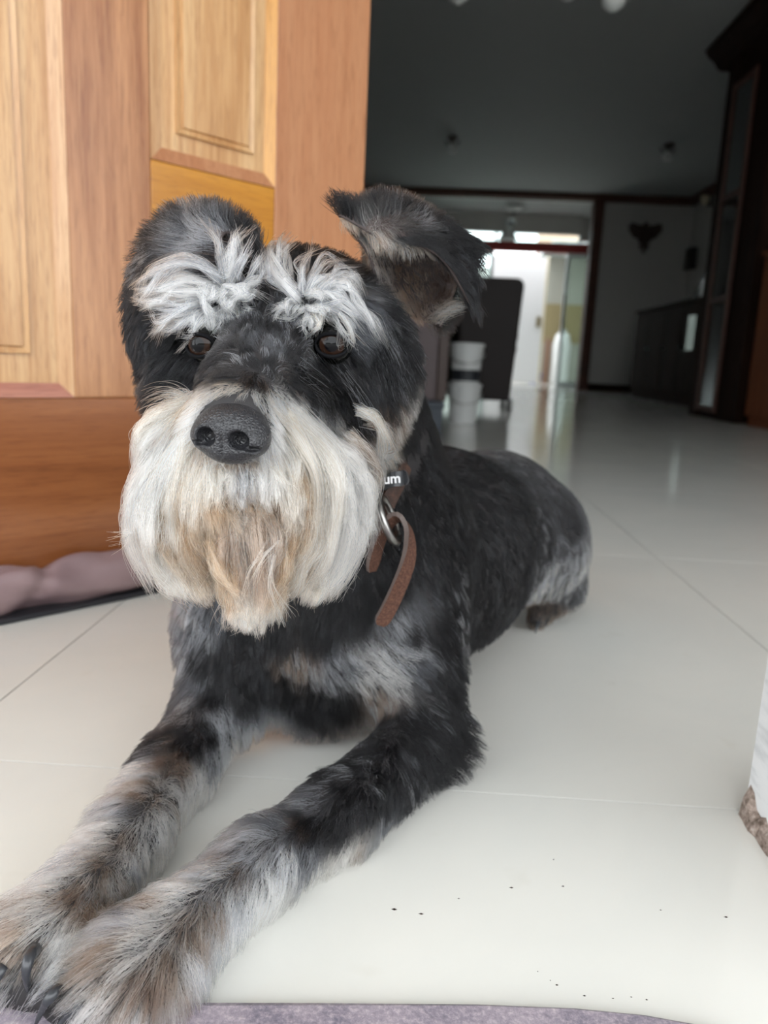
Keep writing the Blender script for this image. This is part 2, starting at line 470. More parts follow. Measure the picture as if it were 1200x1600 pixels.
c = empty('storage_crate', (-.24, 3.15, 0), 'slate blue crate on the floor under the mauve brown box', 'crate')
MB().box((-.33, -.22, 0), (.33, .22, .155), .008).build('body', M['slate'], c)
MB().box((-.335, -.225, .125), (.335, .225, .15), .004).build('rim', M['slate'], c)
c = empty('side_cabinet', (-.24, 3.15, .1555), 'mauve brown box with dark brown edge resting on slate blue crate', 'cabinet')
MB().box((-.32, -.215, 0), (.30, .215, .34), .004).build('body', M['mauve_panel'], c)
MB().box((.3005, -.225, 0), (.338, .225, .345), .003).build('edge_board', M['brown_edge'], c)
MB().box((-.33, -.22, .341), (.30, .22, .36), .003).build('top', M['mauve_panel'], c)

# tall cabinet with crown, glazed doors on its left face; slats model blinds reflected in the glass
c = empty('china_cabinet', (2.0, 4.6, 0), 'tall dark wood cabinet with crown moulding along the right wall', 'cabinet')
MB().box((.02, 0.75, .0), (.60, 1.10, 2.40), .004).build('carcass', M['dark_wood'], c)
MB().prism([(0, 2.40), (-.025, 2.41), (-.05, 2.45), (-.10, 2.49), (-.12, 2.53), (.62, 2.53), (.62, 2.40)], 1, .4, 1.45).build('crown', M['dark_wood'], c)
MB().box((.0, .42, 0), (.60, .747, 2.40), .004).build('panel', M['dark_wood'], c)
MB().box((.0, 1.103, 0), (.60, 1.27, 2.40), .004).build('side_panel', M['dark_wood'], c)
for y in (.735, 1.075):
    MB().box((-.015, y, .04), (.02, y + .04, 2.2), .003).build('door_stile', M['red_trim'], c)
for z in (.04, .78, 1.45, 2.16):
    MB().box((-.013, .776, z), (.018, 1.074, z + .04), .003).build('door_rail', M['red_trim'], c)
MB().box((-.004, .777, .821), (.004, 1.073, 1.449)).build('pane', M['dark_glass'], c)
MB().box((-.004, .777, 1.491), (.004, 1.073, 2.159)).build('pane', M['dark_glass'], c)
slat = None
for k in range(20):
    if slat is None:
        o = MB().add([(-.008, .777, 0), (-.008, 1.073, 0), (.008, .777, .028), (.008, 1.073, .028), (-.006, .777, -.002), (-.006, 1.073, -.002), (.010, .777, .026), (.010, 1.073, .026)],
                     [(0, 1, 3, 2), (4, 6, 7, 5), (0, 4, 5, 1), (2, 3, 7, 6), (0, 2, 6, 4), (1, 5, 7, 3)]).build('slat', M['blind_refl'], c); slat = o.data
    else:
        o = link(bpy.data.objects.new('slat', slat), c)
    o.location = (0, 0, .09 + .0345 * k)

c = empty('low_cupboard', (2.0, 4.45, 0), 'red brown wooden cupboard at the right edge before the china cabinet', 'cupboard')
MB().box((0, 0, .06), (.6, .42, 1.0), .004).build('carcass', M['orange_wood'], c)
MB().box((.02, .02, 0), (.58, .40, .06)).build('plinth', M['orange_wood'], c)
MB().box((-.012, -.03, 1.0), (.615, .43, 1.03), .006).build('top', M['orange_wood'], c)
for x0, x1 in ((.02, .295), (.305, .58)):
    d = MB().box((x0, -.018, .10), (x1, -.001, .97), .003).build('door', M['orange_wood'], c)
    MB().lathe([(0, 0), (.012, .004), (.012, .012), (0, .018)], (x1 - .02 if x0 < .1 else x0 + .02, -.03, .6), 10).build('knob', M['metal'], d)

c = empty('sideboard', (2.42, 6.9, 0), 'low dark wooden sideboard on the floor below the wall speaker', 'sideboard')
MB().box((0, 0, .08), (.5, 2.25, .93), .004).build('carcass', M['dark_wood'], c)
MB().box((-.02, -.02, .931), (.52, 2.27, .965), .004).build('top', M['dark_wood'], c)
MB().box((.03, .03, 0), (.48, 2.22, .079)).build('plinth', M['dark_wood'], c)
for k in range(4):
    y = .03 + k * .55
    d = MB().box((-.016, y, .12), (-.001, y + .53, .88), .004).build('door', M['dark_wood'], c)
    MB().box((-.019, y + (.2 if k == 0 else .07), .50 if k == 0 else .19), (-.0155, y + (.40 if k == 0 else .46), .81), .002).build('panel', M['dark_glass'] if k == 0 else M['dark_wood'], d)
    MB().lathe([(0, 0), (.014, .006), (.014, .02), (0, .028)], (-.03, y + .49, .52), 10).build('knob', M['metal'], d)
c = empty('radio', (2.50, 7.0, .966), 'black boxy radio standing on top of the dark sideboard', 'radio')
MB().box((0, 0, 0), (.16, .42, .20), .01).build('body', M['black_plastic'], c)
for y in (.10, .32):
    MB().lathe([(.0, -.004), (.06, -.004), (.065, .0), (.05, .002), (0, .003)], (0, 0, 0), 20).build('speaker_grille', M['dark_metal'], c).matrix_local = Matrix.Translation((-.002, y, .1)) @ Matrix.Rotation(math.radians(-90), 4, 'Y')
c = empty('vase', (2.62, 7.75, .966), 'dark slender vase on the sideboard beside the radio', 'vase')
MB().lathe([(.04, 0), (.06, .03), (.055, .10), (.025, .16), (.03, .19)], (0, 0, 0), 20).build('body', M['dark_metal'], c, smooth=True)

c = empty('wall_speaker', (3.478, 10.98, 1.62), 'small black box speaker mounted on the right wall', 'speaker')
c.location = (3.478, 10.62, 1.62)
MB().box((-.11, -.10, 0), (-.012, .10, .27), .012).build('body', M['black_plastic'], c)
MB().box((-.012, -.03, .1), (0, .03, .16)).build('bracket', M['dark_metal'], c)
c = empty('wall_sconce', (3.478, 10.30, 2.34), 'small cream glass sconce high on the right wall', 'lamp')
MB().box((-.02, -.04, 0), (0, .04, .10), .004).build('back_plate', M['dark_metal'], c)
MB().lathe([(.02, 0), (.05, .04), (.055, .10), (.05, .105)], (-.075, 0, .02), 16).build('shade', M['cream'], c, smooth=True)
MB().tube([(-.02, 0, .05), (-.05, 0, .02), (-.075, 0, .03)], .006, 8).build('arm', M['dark_metal'], c)

# carved winged ornament on the back wall
c = empty('wall_ornament', (2.865, 10.899, 1.84), 'dark brown carved winged ornament hanging on the back wall', 'ornament')
def wing(sx):
    poly = [(0, .33), (.03, .36), (.08, .35), (.13, .37), (.20, .38), (.225, .33), (.21, .27), (.17, .22), (.13, .18), (.10, .19), (.07, .13), (.03, .12), (0, .10)]
    return MB().prism([(sx * x, z) for x, z in poly], 1, -.035, -.006)
wing(1).build('wing', M['wall_brown'], c, bevel=.006)
wing(-1).build('wing', M['wall_brown'], c, bevel=.006)
MB().lathe([(0, 0), (.018, .02), (.022, .10), (.035, .2), (.03, .30), (.04, .34), (.025, .40), (0, .42)], (0, -.03, -.02), 14).build('body', M['wall_brown'], c, smooth=True)
for sx in (-1, 1):
    MB().prism([(sx * .02, .13), (sx * .07, .10), (sx * .05, .03), (sx * .035, .06)], 1, -.03, -.008).build('tail_feather', M['wall_brown'], c)

# lamps on the ceiling
def ceiling_lamp(loc, label):
    t = empty('ceiling_lamp', loc, label, 'lamp', 'small lamps on the living room ceiling')
    MB().lathe([(0, 0), (.055, 0), (.05, -.02), (.015, -.035), (.015, -.06), (0, -.06)], (0, 0, 0), 18).build('ceiling_rose', M['dark_metal'], t)
    for k, a in enumerate((.5, 2.6, 4.7)):
        ca, sa = math.cos(a), math.sin(a)
        MB().tube([(0, 0, -.05), (.04 * ca, .04 * sa, -.07), (.075 * ca, .075 * sa, -.05), (.085 * ca, .085 * sa, -.02)], .007, 8).build('arm', M['dark_metal'], t)
    MB().lathe([(.016, -.06), (.045, -.085), (.055, -.12), (.04, -.15), (0, -.16)], (0, 0, 0), 18).build('glass_shade', M['frosted'], t, smooth=True)
ceiling_lamp((.19, 8.45, 2.549), 'dark bracketed ceiling lamp nearer the wooden entrance door')
ceiling_lamp((2.37, 8.45, 2.549), 'dark bracketed ceiling lamp nearer the china cabinet')

c = empty('chandelier', (.40, 3.56, 2.549), 'hanging chandelier with frosted tulip shades cut by the top edge', 'chandelier')
MB().lathe([(0, 0), (.06, 0), (.055, -.03), (.012, -.04), (.012, -.40), (.04, -.43), (.05, -.49), (.02, -.55), (0, -.56)], (0, 0, 0), 20).build('stem', M['dark_metal'], c, smooth=True)
for k, (x, y) in enumerate(((-.33, .0), (-.125, -.10), (.115, -.05), (.315, .02), (.1, -.30), (-.15, -.32))):
    a = MB().tube(catmull([(0, 0, -.50), (x * .4, y * .4, -.58), (x * .8, y * .8, -.50), (x, y, -.56)], 14), .008, 8).build('arm', M['dark_metal'], c)
    dz = (-.008, .002, -.004, -.012, 0, 0)[k]
    MB().lathe([(.018, -.56), (.03, -.59), (.05, -.64), (.056, -.70), (.045, -.755 + dz), (.02, -.775 + dz), (0, -.778 + dz)], (x, y, 0), 20).build('glass_shade', M['frosted'], a, smooth=True)

c = empty('pendant_lamp', (1.21, 11.75, 2.549), 'pale pendant lamp with cone shade hanging in the passage', 'lamp')
MB().lathe([(0, 0), (.12, 0), (.13, -.03), (.10, -.06), (.0, -.065)], (0, 0, 0), 24).build('ceiling_rose', M['frosted'], c, smooth=True)
MB().tube([(0, 0, -.06), (-.02, 0, -.20)], .008, 8).build('stem', M['dark_metal'], c)
MB().lathe([(0, -.17), (.05, -.19), (.07, -.24), (.05, -.29), (.02, -.31)], (-.03, 0, 0), 20).build('globe', M['glass'], c, smooth=True)
MB().lathe([(.03, -.30), (.06, -.33), (.14, -.47), (.13, -.475), (.05, -.335)], (-.06, 0, 0), 24).build('cone_shade', M['frosted'], c, smooth=True)

# things in the yard
c = empty('wooden_board', (2.30, 14.6, 0), 'brown upright board leaning in the yard beside the pale sack', 'board')
MB().box((-.06, -.04, .0), (.06, .04, .85), .006).build('board', mat('brown_board', (.20, .12, .08), .7), c)
MB().box((-.065, -.045, .80), (.065, .045, .84), .004).build('band', M['ochre'], c)
c = empty('sack', (2.52, 14.4, 0), 'pale blue white filled sack standing in the yard by the glass door', 'sack')
MB().lathe([(.13, 0), (.16, .05), (.15, .4), (.16, .7), (.12, .88), (.05, .93), (.07, .97)], (0, 0, 0), 18).build('bag', M['white_plastic'], c, smooth=True)
MB().tube([(.055 * math.cos(a), .055 * math.sin(a), .93) for a in [k * .5236 for k in range(12)]], .012, 6, closed=True).build('tie', M['slate'], c)
c = empty('mop_bucket', (2.05, 14.2, 0), 'small blue bucket on the yard floor beside the white door', 'bucket')
MB().lathe([(.10, 0), (.13, .16), (.14, .165), (.14, .175), (.12, .17), (.09, .02), (0, .02)], (0, 0, 0), 20).build('pail', mat('blue_plastic', (.08, .09, .22), .4), c)
MB().tube([(.13 * math.cos(a), 0, .16 + .10 * math.sin(a)) for a in [math.pi * k / 10 for k in range(11)]], .004, 6).build('handle', M['metal'], c)

# ---------------------------------------------------------------- draught stopper, doormat, grit
c = empty('draft_stopper', (-.71, .53, 0), 'mauve fabric draught stopper lying along the bottom of the wooden door', 'draft stopper', rz=math.radians(DA))
NX, NA = 150, 28
v, f = [], []
pinches = [(.405, .55, .010), (.30, .35, .014), (.60, .2, .02), (.18, .4, .012), (.74, .3, .014)]
for i in range(NX):
    x = .03 + .86 * i / (NX - 1)
    end = min(1, math.sqrt(max(0, min(x - .03, .89 - x)) / .02 + .02))
    for k in range(NA):
        a = 2 * math.pi * k / NA
        w_ = 0
        for px_, dep, wid in pinches:
            w_ -= dep * .010 * math.exp(-((x - px_ - .012 * math.sin(a)) / wid) ** 2) * (.6 + .4 * math.cos(a - 1.2))
        w_ += .0022 * math.sin(46 * x + 2.2 * math.sin(a * 2)) + .0014 * math.sin(78 * x + 2 * a) + .0016 * math.sin(3 * a + 17 * x) - .0022 * max(0, math.sin(31 * x + 1.6 * a)) ** 6
        ry, rz_ = (.0205 + w_) * end, (.0262 + w_ * 1.3) * end
        v.append((x, -.026 - ry * math.cos(a), .031 + rz_ * math.sin(a) - .002 * math.sin(30 * x)))
for i in range(NX - 1):
    for k in range(NA):
        f.append((i * NA + k, i * NA + (k + 1) % NA, (i + 1) * NA + (k + 1) % NA, (i + 1) * NA + k))
f += [tuple(range(NA)), tuple((NX - 1) * NA + k for k in range(NA))]
MB().add(v, f).build('fabric_tube', M['stopper_fabric'], c, smooth=True)
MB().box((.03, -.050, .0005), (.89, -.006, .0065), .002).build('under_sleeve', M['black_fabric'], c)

outl = [(-0.2202,0.2864,0.006), (-0.1765,0.2926,0.006), (-0.105,0.2998,0.006), (-0.0316,0.3064,0.006), (0.0433,0.3125,0.006), (0.0885,0.3145,0.006), (0.121,0.3136,0.006), (0.1492,0.3098,0.006), (0.1715,0.301,0.006), (.196, .27, 0), (.20, .22, 0), (.195, .02, 0), (-.43, .02, 0), (-.43, .26, 0)]
c = MB()
n = len(outl)
rings = []
for dz, ins in ((.0005, .002), (.003, 0), (.005, .001), (.0062, .004)):
    ring = []
    for p in outl:
        d = Vector((-.11 - p[0], .15 - p[1])); d.normalize()
        ring.append((p[0] + d.x * ins, p[1] + d.y * ins, dz))
    rings.append(ring)
v = [p for r_ in rings for p in r_]
f = [(i * n + k, i * n + (k + 1) % n, (i + 1) * n + (k + 1) % n, (i + 1) * n + k) for i in range(3) for k in range(n)] + [tuple(range(n)), tuple(3 * n + k for k in range(n))]
o = c.add(v, f).build('doormat', M['mat_fabric'], None)
tag(o, 'mauve grey heather doormat lying in front of the paws', 'doormat')

g = MB()
rr = random.Random(5)
spots = [((0.0009,0.3776,0), 1.5), ((0.0159,0.3756,0), 1.2), ((0.0687,0.4029,0), 1.1), ((0.0374,0.3903,0), .8), ((0.1879,0.3909,0), 1.0), ((0.152,0.3928,0), .7), ((0.0831,0.3326,0), .9), ((0.0956,0.3272,0), .8), ((0.0804,0.3352,0), .5), ((0.1094,0.3269,0), .6), ((0.1185,0.3286,0), .6), ((0.1257,0.3277,0), .7), ((0.0748,0.3404,0), .5), ((0.0997,0.4074,0), .9), ((0.0982,0.4322,0), .7)]
for p, s_ in spots:
    r_ = s_ * .0007
    g.add([(p[0] + r_ * (1 + rr.random()), p[1], 0), (p[0], p[1] + r_ * .8, 0), (p[0] - r_ * (1 + rr.random()), p[1], 0), (p[0], p[1] - r_ * .7, 0), (p[0], p[1], r_ * .8)], [(0, 1, 4), (1, 2, 4), (2, 3, 4), (3, 0, 4), (3, 2, 1, 0)])
o = g.build('floor_grit', M['dark_wood'])
tag(o, 'dark specks of grit scattered on the pale tiles before the dog', 'grit', kind='stuff')

# ---------------------------------------------------------------- the dog's body as a smooth union of limbs

FIELDS = {
 'body': [
  ('c', (-.055,.585,.125), (.015,.73,.118), .080, .096, .03),
  ('c', (.015,.73,.118), (.090,.87,.112), .096, .086, .03),
  ('c', (.090,.87,.112), (.120,.935,.10), .084, .070, .03),
  ('e', (.158,.875,.098), (.045,.070,.066), .02),
  ('c', (.172,.93,.055), (.178,.87,.052), .030, .024, .02),
  ('c', (.178,.87,.045), (.150,.858,.014), .020, .013, .015),
  ('e', (.03,.93,.085), (.045,.07,.066), .02),
  ('e', (-.070,.565,.100), (.072,.055,.088), .03),
  ('e', (-.008,.575,.108), (.046,.056,.078), .03),
  ('e', (-.128,.562,.112), (.040,.052,.078), .03),
  ('c', (.000,.555,.095), (.016,.522,.040), .040, .027, .025),
  ('c', (.016,.517,.032), (-0.036,0.4275,0.025), .026, .021, .015),
  ('c', (-0.0361,0.429,0.024), (-0.0751,0.3767,0.023), .0205, .0180, .015),
  ('c', (-0.0751,0.3767,0.023), (-0.1016,0.3284,0.022), .0180, .0190, .015),
  ('e', (-0.1169,0.3044,0.02), (.026,.030,.019), .015),
  ('c', (-0.1198,0.3123,0.018), (-0.1425,0.2903,0.012), .013, .0115, .008),
  ('c', (-0.1169,0.3126,0.018), (-0.1254,0.2877,0.012), .013, .0115, .008),
  ('c', (-0.1124,0.3131,0.018), (-0.1094,0.2917,0.012), .013, .0115, .008),
  ('c', (-0.1092,0.3175,0.018), (-0.1001,0.3035,0.012), .012, .011, .008),
  ('c', (-.132,.545,.100), (-.134,.530,.050), .038, .029, .025),
  ('c', (-.134,.530,.045), (-0.1483,0.4646,0.027), .027, .0215, .015),
  ('c', (-0.1488,0.4663,0.026), (-0.1544,0.3944,0.024), .0215, .0185, .015),
  ('c', (-0.1544,0.3944,0.024), (-0.158,0.3459,0.023), .0185, .0190, .015),
  ('e', (-0.1658,0.3178,0.02), (.026,.030,.019), .015),
  ('c', (-0.169,0.3241,0.018), (-0.1968,0.3075,0.012), .013, .0115, .008),
  ('c', (-0.1675,0.3243,0.018), (-0.179,0.2977,0.012), .013, .0115, .008),
  ('c', (-0.1629,0.3248,0.018), (-0.1623,0.2975,0.012), .013, .0115, .008),
  ('c', (-0.1602,0.3295,0.018), (-0.1515,0.31,0.012), .012, .011, .008),
  ('c', (-.028,.600,.170), (-.062,.505,.295), .068, .052, .04),
  ('e', (-.073,.472,.316), (.053,.055,.045), .02),
  ('e', (-0.0329,0.46,0.2851), (.028,.037,.037), .02),
  ('e', (-0.1323,0.462,0.2862), (.030,.040,.036), .02),
  ('c', (-0.0816,0.43,0.296), (-0.0853,0.362,0.2676), .036, .0215, .02),
  ('e', (-0.0498,0.424,0.3254), (.019,.014,.010), .010),
  ('e', (-0.1136,0.432,0.3226), (.019,.014,.010), .010),
  ('c', (-0.0659,0.435,0.2354), (-0.0809,0.372,0.2226), .024, .015, .015),
  ('s', (-0.0468,0.4125,0.3065), .0112, .004),
  ('s', (-0.1146,0.415,0.3033), .0115, .004),
  ('f', .0015),
 ],
 'beard': [
  ('c', (-0.0982,0.368,0.2641), (-0.1168,0.376,0.2356), .012, .0150, .012),
  ('c', (-0.1168,0.376,0.2356), (-0.1169,0.384,0.2013), .0150, .0115, .010),
  ('c', (-0.075,0.372,0.2605), (-0.052,0.388,0.2351), .0115, .0175, .014),
  ('c', (-0.052,0.388,0.2351), (-0.0492,0.391,0.2034), .0175, .0130, .010),
  ('c', (-0.0981,0.362,0.2431), (-0.0679,0.366,0.244), .0120, .0130, .010),
  ('c', (-0.0826,0.38,0.2226), (-0.0798,0.378,0.1879), .0200, .0140, .004),
 ],
 'nose': [
  ('e', (0,0,.001), (.0172,.0125,.0118), .003),
  ('e', (.0100,.0025,-.0030), (.0085,.0090,.0075), .004),
  ('e', (-.0100,.0025,-.0030), (.0085,.0090,.0075), .004),
  ('e', (0,.0030,-.0085), (.0105,.0085,.0060), .004),
  ('x', (.0080,.0120,-.0026), (.0048,.0085,.0042), .0015),
  ('x', (-.0080,.0120,-.0026), (.0048,.0085,.0042), .0015),
  ('x', (.0140,.0090,-.0060), (.0040,.0040,.0013), .0012),
  ('x', (-.0140,.0090,-.0060), (.0040,.0040,.0013), .0012),
  ('x', (0,.0135,-.0075), (.0007,.0030,.0080), .0012),
 ],
}
def prim_dist(q, X):
    if q[0] == 'c':
        a, b = np.array(q[1]), np.array(q[2])
        ab = b - a
        h = np.clip(((X - a) @ ab) / (ab @ ab), 0, 1)
        return np.sqrt((((X - a) - h[..., None] * ab) ** 2).sum(-1)) - (q[3] + (q[4] - q[3]) * h)
    if q[0] in 'ex':
        p = X - np.array(q[1]); r = np.array(q[2])
        k0 = np.sqrt(((p / r) ** 2).sum(-1)); k1 = np.sqrt(((p / r ** 2) ** 2).sum(-1)) + 1e-9
        return k0 * (k0 - 1) / k1
    if q[0] == 's':
        return np.sqrt(((X - np.array(q[1])) ** 2).sum(-1)) - q[2]
    if q[0] == 'f':
        return q[1] - X[..., 2]
def combine(q, d, e):
    if q[0] in 'xs':
        k = q[-1]; e = -e
        h = np.clip(.5 - .5 * (d - e) / k, 0, 1)
        return d + (e - d) * h + k * h * (1 - h)
    if q[0] == 'f':
        return np.maximum(d, e)
    k = q[-1]
    h = np.clip(.5 + .5 * (d - e) / k, 0, 1)
    return d + (e - d) * h - k * h * (1 - h)
def point_sdf(field, p):
    X = np.array(p, float)[None]
    d = np.full(1, 9.)
    for q in FIELDS[field]:
        d = combine(q, d, prim_dist(q, X))
    return d[0]


class Field:
    """signed distance on a grid, with look-up of value and gradient, and its surface as a mesh"""
    def __init__(s, name, lo, hi, h, margin=.05):
        s.lo, s.h = np.array(lo), h
        s.n = np.ceil((np.array(hi) - s.lo) / h).astype(int) + 1
        ax = [s.lo[i] + h * np.arange(s.n[i]) for i in range(3)]
        d = np.full(s.n, .06, np.float32)
        for q in FIELDS[name]:
            if q[0] == 'f':
                sl = tuple(slice(0, k) for k in s.n)
            else:
                if q[0] == 'c':
                    r = max(q[3], q[4]); a = np.minimum(q[1], q[2]) - r; b = np.maximum(q[1], q[2]) + r
                else:
                    r = np.max(q[2]); a = np.array(q[1]) - r; b = np.array(q[1]) + r
                i0 = np.clip(((a - margin - s.lo) / h).astype(int), 0, s.n); i1 = np.clip(((b + margin - s.lo) / h).astype(int) + 2, 0, s.n)
                sl = tuple(slice(i0[i], i1[i]) for i in range(3))
            X = np.stack(np.meshgrid(*[ax[i][sl[i]] for i in range(3)], indexing='ij'), -1)
            d[sl] = combine(q, d[sl], prim_dist(q, X)).astype(np.float32)
        s.d = d
    def value(s, P):
        g = np.clip((P - s.lo) / s.h, 0, s.n - 1.001)
        i = g.astype(int); t = g - i
        o = 0
        for a in (0, 1):
            for b in (0, 1):
                for c in (0, 1):
                    w = (t[:, 0] if a else 1 - t[:, 0]) * (t[:, 1] if b else 1 - t[:, 1]) * (t[:, 2] if c else 1 - t[:, 2])
                    o = o + w * s.d[i[:, 0] + a, i[:, 1] + b, i[:, 2] + c]
        return o
    def grad(s, P):
        e = s.h
        g = np.stack([s.value(P + np.eye(3)[k] * e) - s.value(P - np.eye(3)[k] * e) for k in range(3)], -1)
        return g / (np.linalg.norm(g, axis=1, keepdims=True) + 1e-9)
    def mesh(s):
        """surface nets"""
        d = s.d; I = d < 0
        n = s.n
        def cell(fn, arr):
            c = [arr[a:n[0] - 1 + a, b:n[1] - 1 + b, e:n[2] - 1 + e] for a in (0, 1) for b in (0, 1) for e in (0, 1)]
            return fn(c)
        act = cell(lambda c: np.any(c, axis=0) & ~np.all(c, axis=0), I)
        idx = np.argwhere(act)
        ids = np.full(act.shape, -1, np.int64); ids[act] = np.arange(len(idx))
        acc = np.zeros((len(idx), 3)); cnt = np.zeros(len(idx))
        corners = [(a, b, e) for a in (0, 1) for b in (0, 1) for e in (0, 1)]
        val = {c: d[idx[:, 0] + c[0], idx[:, 1] + c[1], idx[:, 2] + c[2]] for c in corners}
        for c in corners:
            for k in range(3):
                if c[k] == 0:
                    c2 = tuple(c[j] + (j == k) for j in range(3))
                    u, w = val[c], val[c2]
                    m_ = (u < 0) != (w < 0)
                    t_ = np.where(m_, u / np.where(m_, u - w, 1), 0)
                    p = np.tile(np.array(c, float), (len(idx), 1)); p[:, k] = t_
                    acc += p * m_[:, None]; cnt += m_
        V = s.lo + (idx + acc / cnt[:, None]) * s.h
        F = []
        for k in range(3):
            a, b = (k + 1) % 3, (k + 2) % 3
            s0 = [slice(1, n[j] - 1) for j in range(3)]; s1 = list(s0)
            s0[k] = slice(0, n[k] - 1); s1[k] = slice(1, n[k])
            A, B = I[tuple(s0)], I[tuple(s1)]
            for flip, m_ in ((False, A & ~B), (True, ~A & B)):
                e = np.argwhere(m_) + np.array([0 if j == k else 1 for j in range(3)])
                def at(da, db):
                    q = e.copy(); q[:, a] -= da; q[:, b] -= db
                    return ids[q[:, 0], q[:, 1], q[:, 2]]
                quad = np.stack([at(1, 1), at(0, 1), at(0, 0), at(1, 0)], -1)
                F.append(quad[:, ::-1] if flip else quad)
        return V, np.concatenate(F)

def mesh_from(name, V, F, m, parent=None):
    me = bpy.data.meshes.new(name)
    me.vertices.add(len(V)); me.vertices.foreach_set('co', np.asarray(V, np.float32).ravel())
    k = F.shape[1]
    me.loops.add(F.size); me.loops.foreach_set('vertex_index', F.astype(np.int32).ravel())
    me.polygons.add(len(F)); me.polygons.foreach_set('loop_start', np.arange(0, F.size, k, dtype=np.int32))
    me.polygons.foreach_set('use_smooth', np.ones(len(F), bool))
    me.update(calc_edges=True); me.validate()
    me.materials.append(m)
    return link(bpy.data.objects.new(name, me), parent)

skin = mat('dark_skin', (.016, .014, .015), .7)
BODY = Field('body', (-.30, .26, -.006), (.26, 1.03, .40), .0032)
V, F = BODY.mesh()
dog = mesh_from('dog', V, F, skin)
tag(dog, 'black and silver schnauzer with white beard lying in the doorway', 'dog')
BODY_VF = (V, F)

under = mat('beard_underlayer', (.20, .135, .09), .9)
BEARD = Field('beard', (-.19, .30, .13), (.03, .46, .32), .002)
V, F = BEARD.mesh()
beard = mesh_from('beard', V, F, under, dog)
beard['label'] = 'long white and tan beard'
BEARD_VF = (V, F)

# nose
m = mat('nose_leather', (.020, .020, .023), .33)
t = NT(m)
vo = t.node('ShaderNodeTexVoronoi', feature='DISTANCE_TO_EDGE'); vo.inputs['Scale'].default_value = 640
t.l(t.coords((1, 1, 1)), vo.inputs['Vector'])
mr = t.node('ShaderNodeMapRange'); mr.inputs['From Max'].default_value = .35
t.l(vo.outputs['Distance'], mr.inputs['Value'])
t.bump(mr.outputs['Result'], .55, .0005)
NOSE = Field('nose', (-.024, -.02, -.020), (.024, .020, .020), .0006, .01)
V, F = NOSE.mesh()
nose = mesh_from('nose', V, F, m, dog)
nose['label'] = 'wet black pebbled nose'
fw = Vector((-.20, -.95, .02)).normalized()
rt = Vector((.985, -.19, -.05)); rt = (rt - fw * rt.dot(fw)).normalized()
up = rt.cross(fw) * -1
if up.z < 0: up = -up
NM = Matrix((rt, fw, up)).transposed().to_4x4()
nose.matrix_local = Matrix.Translation((-0.0835,0.3445,0.265)) @ NM

# eyes
me_ = mat('eye_ball', (.02, .011, .008), .03, IOR=1.30)
t = NT(me_); 
lw = t.coords((1, 1, 1))
sp = t.node('ShaderNodeSeparateXYZ'); t.l(lw, sp.inputs[0])
t.color(t.ramp(sp.outputs['Y'], [(.0, (.003, .003, .003)), (.885, (.003, .003, .003)), (.905, (.022, .010, .006)), (.955, (.016, .007, .004)), (.972, (.002, .002, .003))]))
mp = t.node('ShaderNodeMapRange')   # iris and pupil along the eye's own axis
mp.inputs['From Min'].default_value = -.0105; mp.inputs['From Max'].default_value = .0105
t.l(sp.outputs['Y'], mp.inputs['Value'])
rampn = [n_ for n_ in t.n if n_.type == 'VALTORGB'][0]
t.l(mp.outputs['Result'], rampn.inputs['Fac'])
lidm = mat('eyelid_skin', (.004, .004, .005), .75, IOR=1.2)
for ec, look in (((-0.0466,0.41,0.3065), (.02, -.95, -.02)), ((-0.1139,0.4125,0.3033), (-.25, -.93, -.02))):
    lk = Vector(look).normalized()
    q = lk.to_track_quat('Y', 'Z').to_matrix().to_4x4()
    mb = MB()
    rings_ = [(.0105 * math.sin(math.pi * i / 20), -.0105 * math.cos(math.pi * i / 20)) for i in range(21)]
    mb.lathe(rings_, (0, 0, 0), 32)
    mb.v = [(x, z, -y) for x, y, z in mb.v]
    e = mb.build('eye', me_, dog, smooth=True)
    e.matrix_local = Matrix.Translation(ec) @ q
    lid = MB()
    for sgn, hgt in ((1, .0054), (-1, .0062)):
        pts = [(.0084 * math.cos(a), math.sqrt(max(.0112 ** 2 - (.0084 * math.cos(a)) ** 2 - (hgt * math.sin(a)) ** 2, 1e-6)), sgn * hgt * math.sin(a)) for a in [math.pi * k / 16 for k in range(17)]]
        lid.tube(pts, [.0006 + .0005 * math.sin(math.pi * k / 16) for k in range(17)], 8)
    l_ = lid.build('eyelid', lidm, e, smooth=True)

# claws
claw_m = mat('horn_claw', (.035, .037, .042), .25)
def claw(pts, r):
    n = 10
    P = catmull(pts, n)
    MB().tube(P, [r * (1 - (i / (n - 1)) ** 1.6 * .75) for i in range(n)], 12).build('claw', claw_m, dog, smooth=True)
claw([(-0.1634,0.3075,0.024), (-0.158,0.2871,0.036), (-0.1576,0.2818,0.031), (-0.1609,0.2899,0.01)], .0032)
claw([(-0.1446,0.2915,0.018), (-0.144,0.2774,0.026), (-0.1488,0.2786,0.018), (-0.1527,0.2787,0.009)], .0029)
claw([(-0.1307,0.2788,0.022), (-0.1348,0.2775,0.019), (-0.1392,0.2782,0.014), (-0.1425,0.2764,0.009)], .0027)
claw([(-0.1706,0.2882,0.028), (-0.1731,0.2841,0.025), (-0.1767,0.2845,0.017), (-0.1791,0.2868,0.007)], .0029)
claw([(.150,.850,.014), (.147,.842,.011), (.145,.836,.004)], .0028)

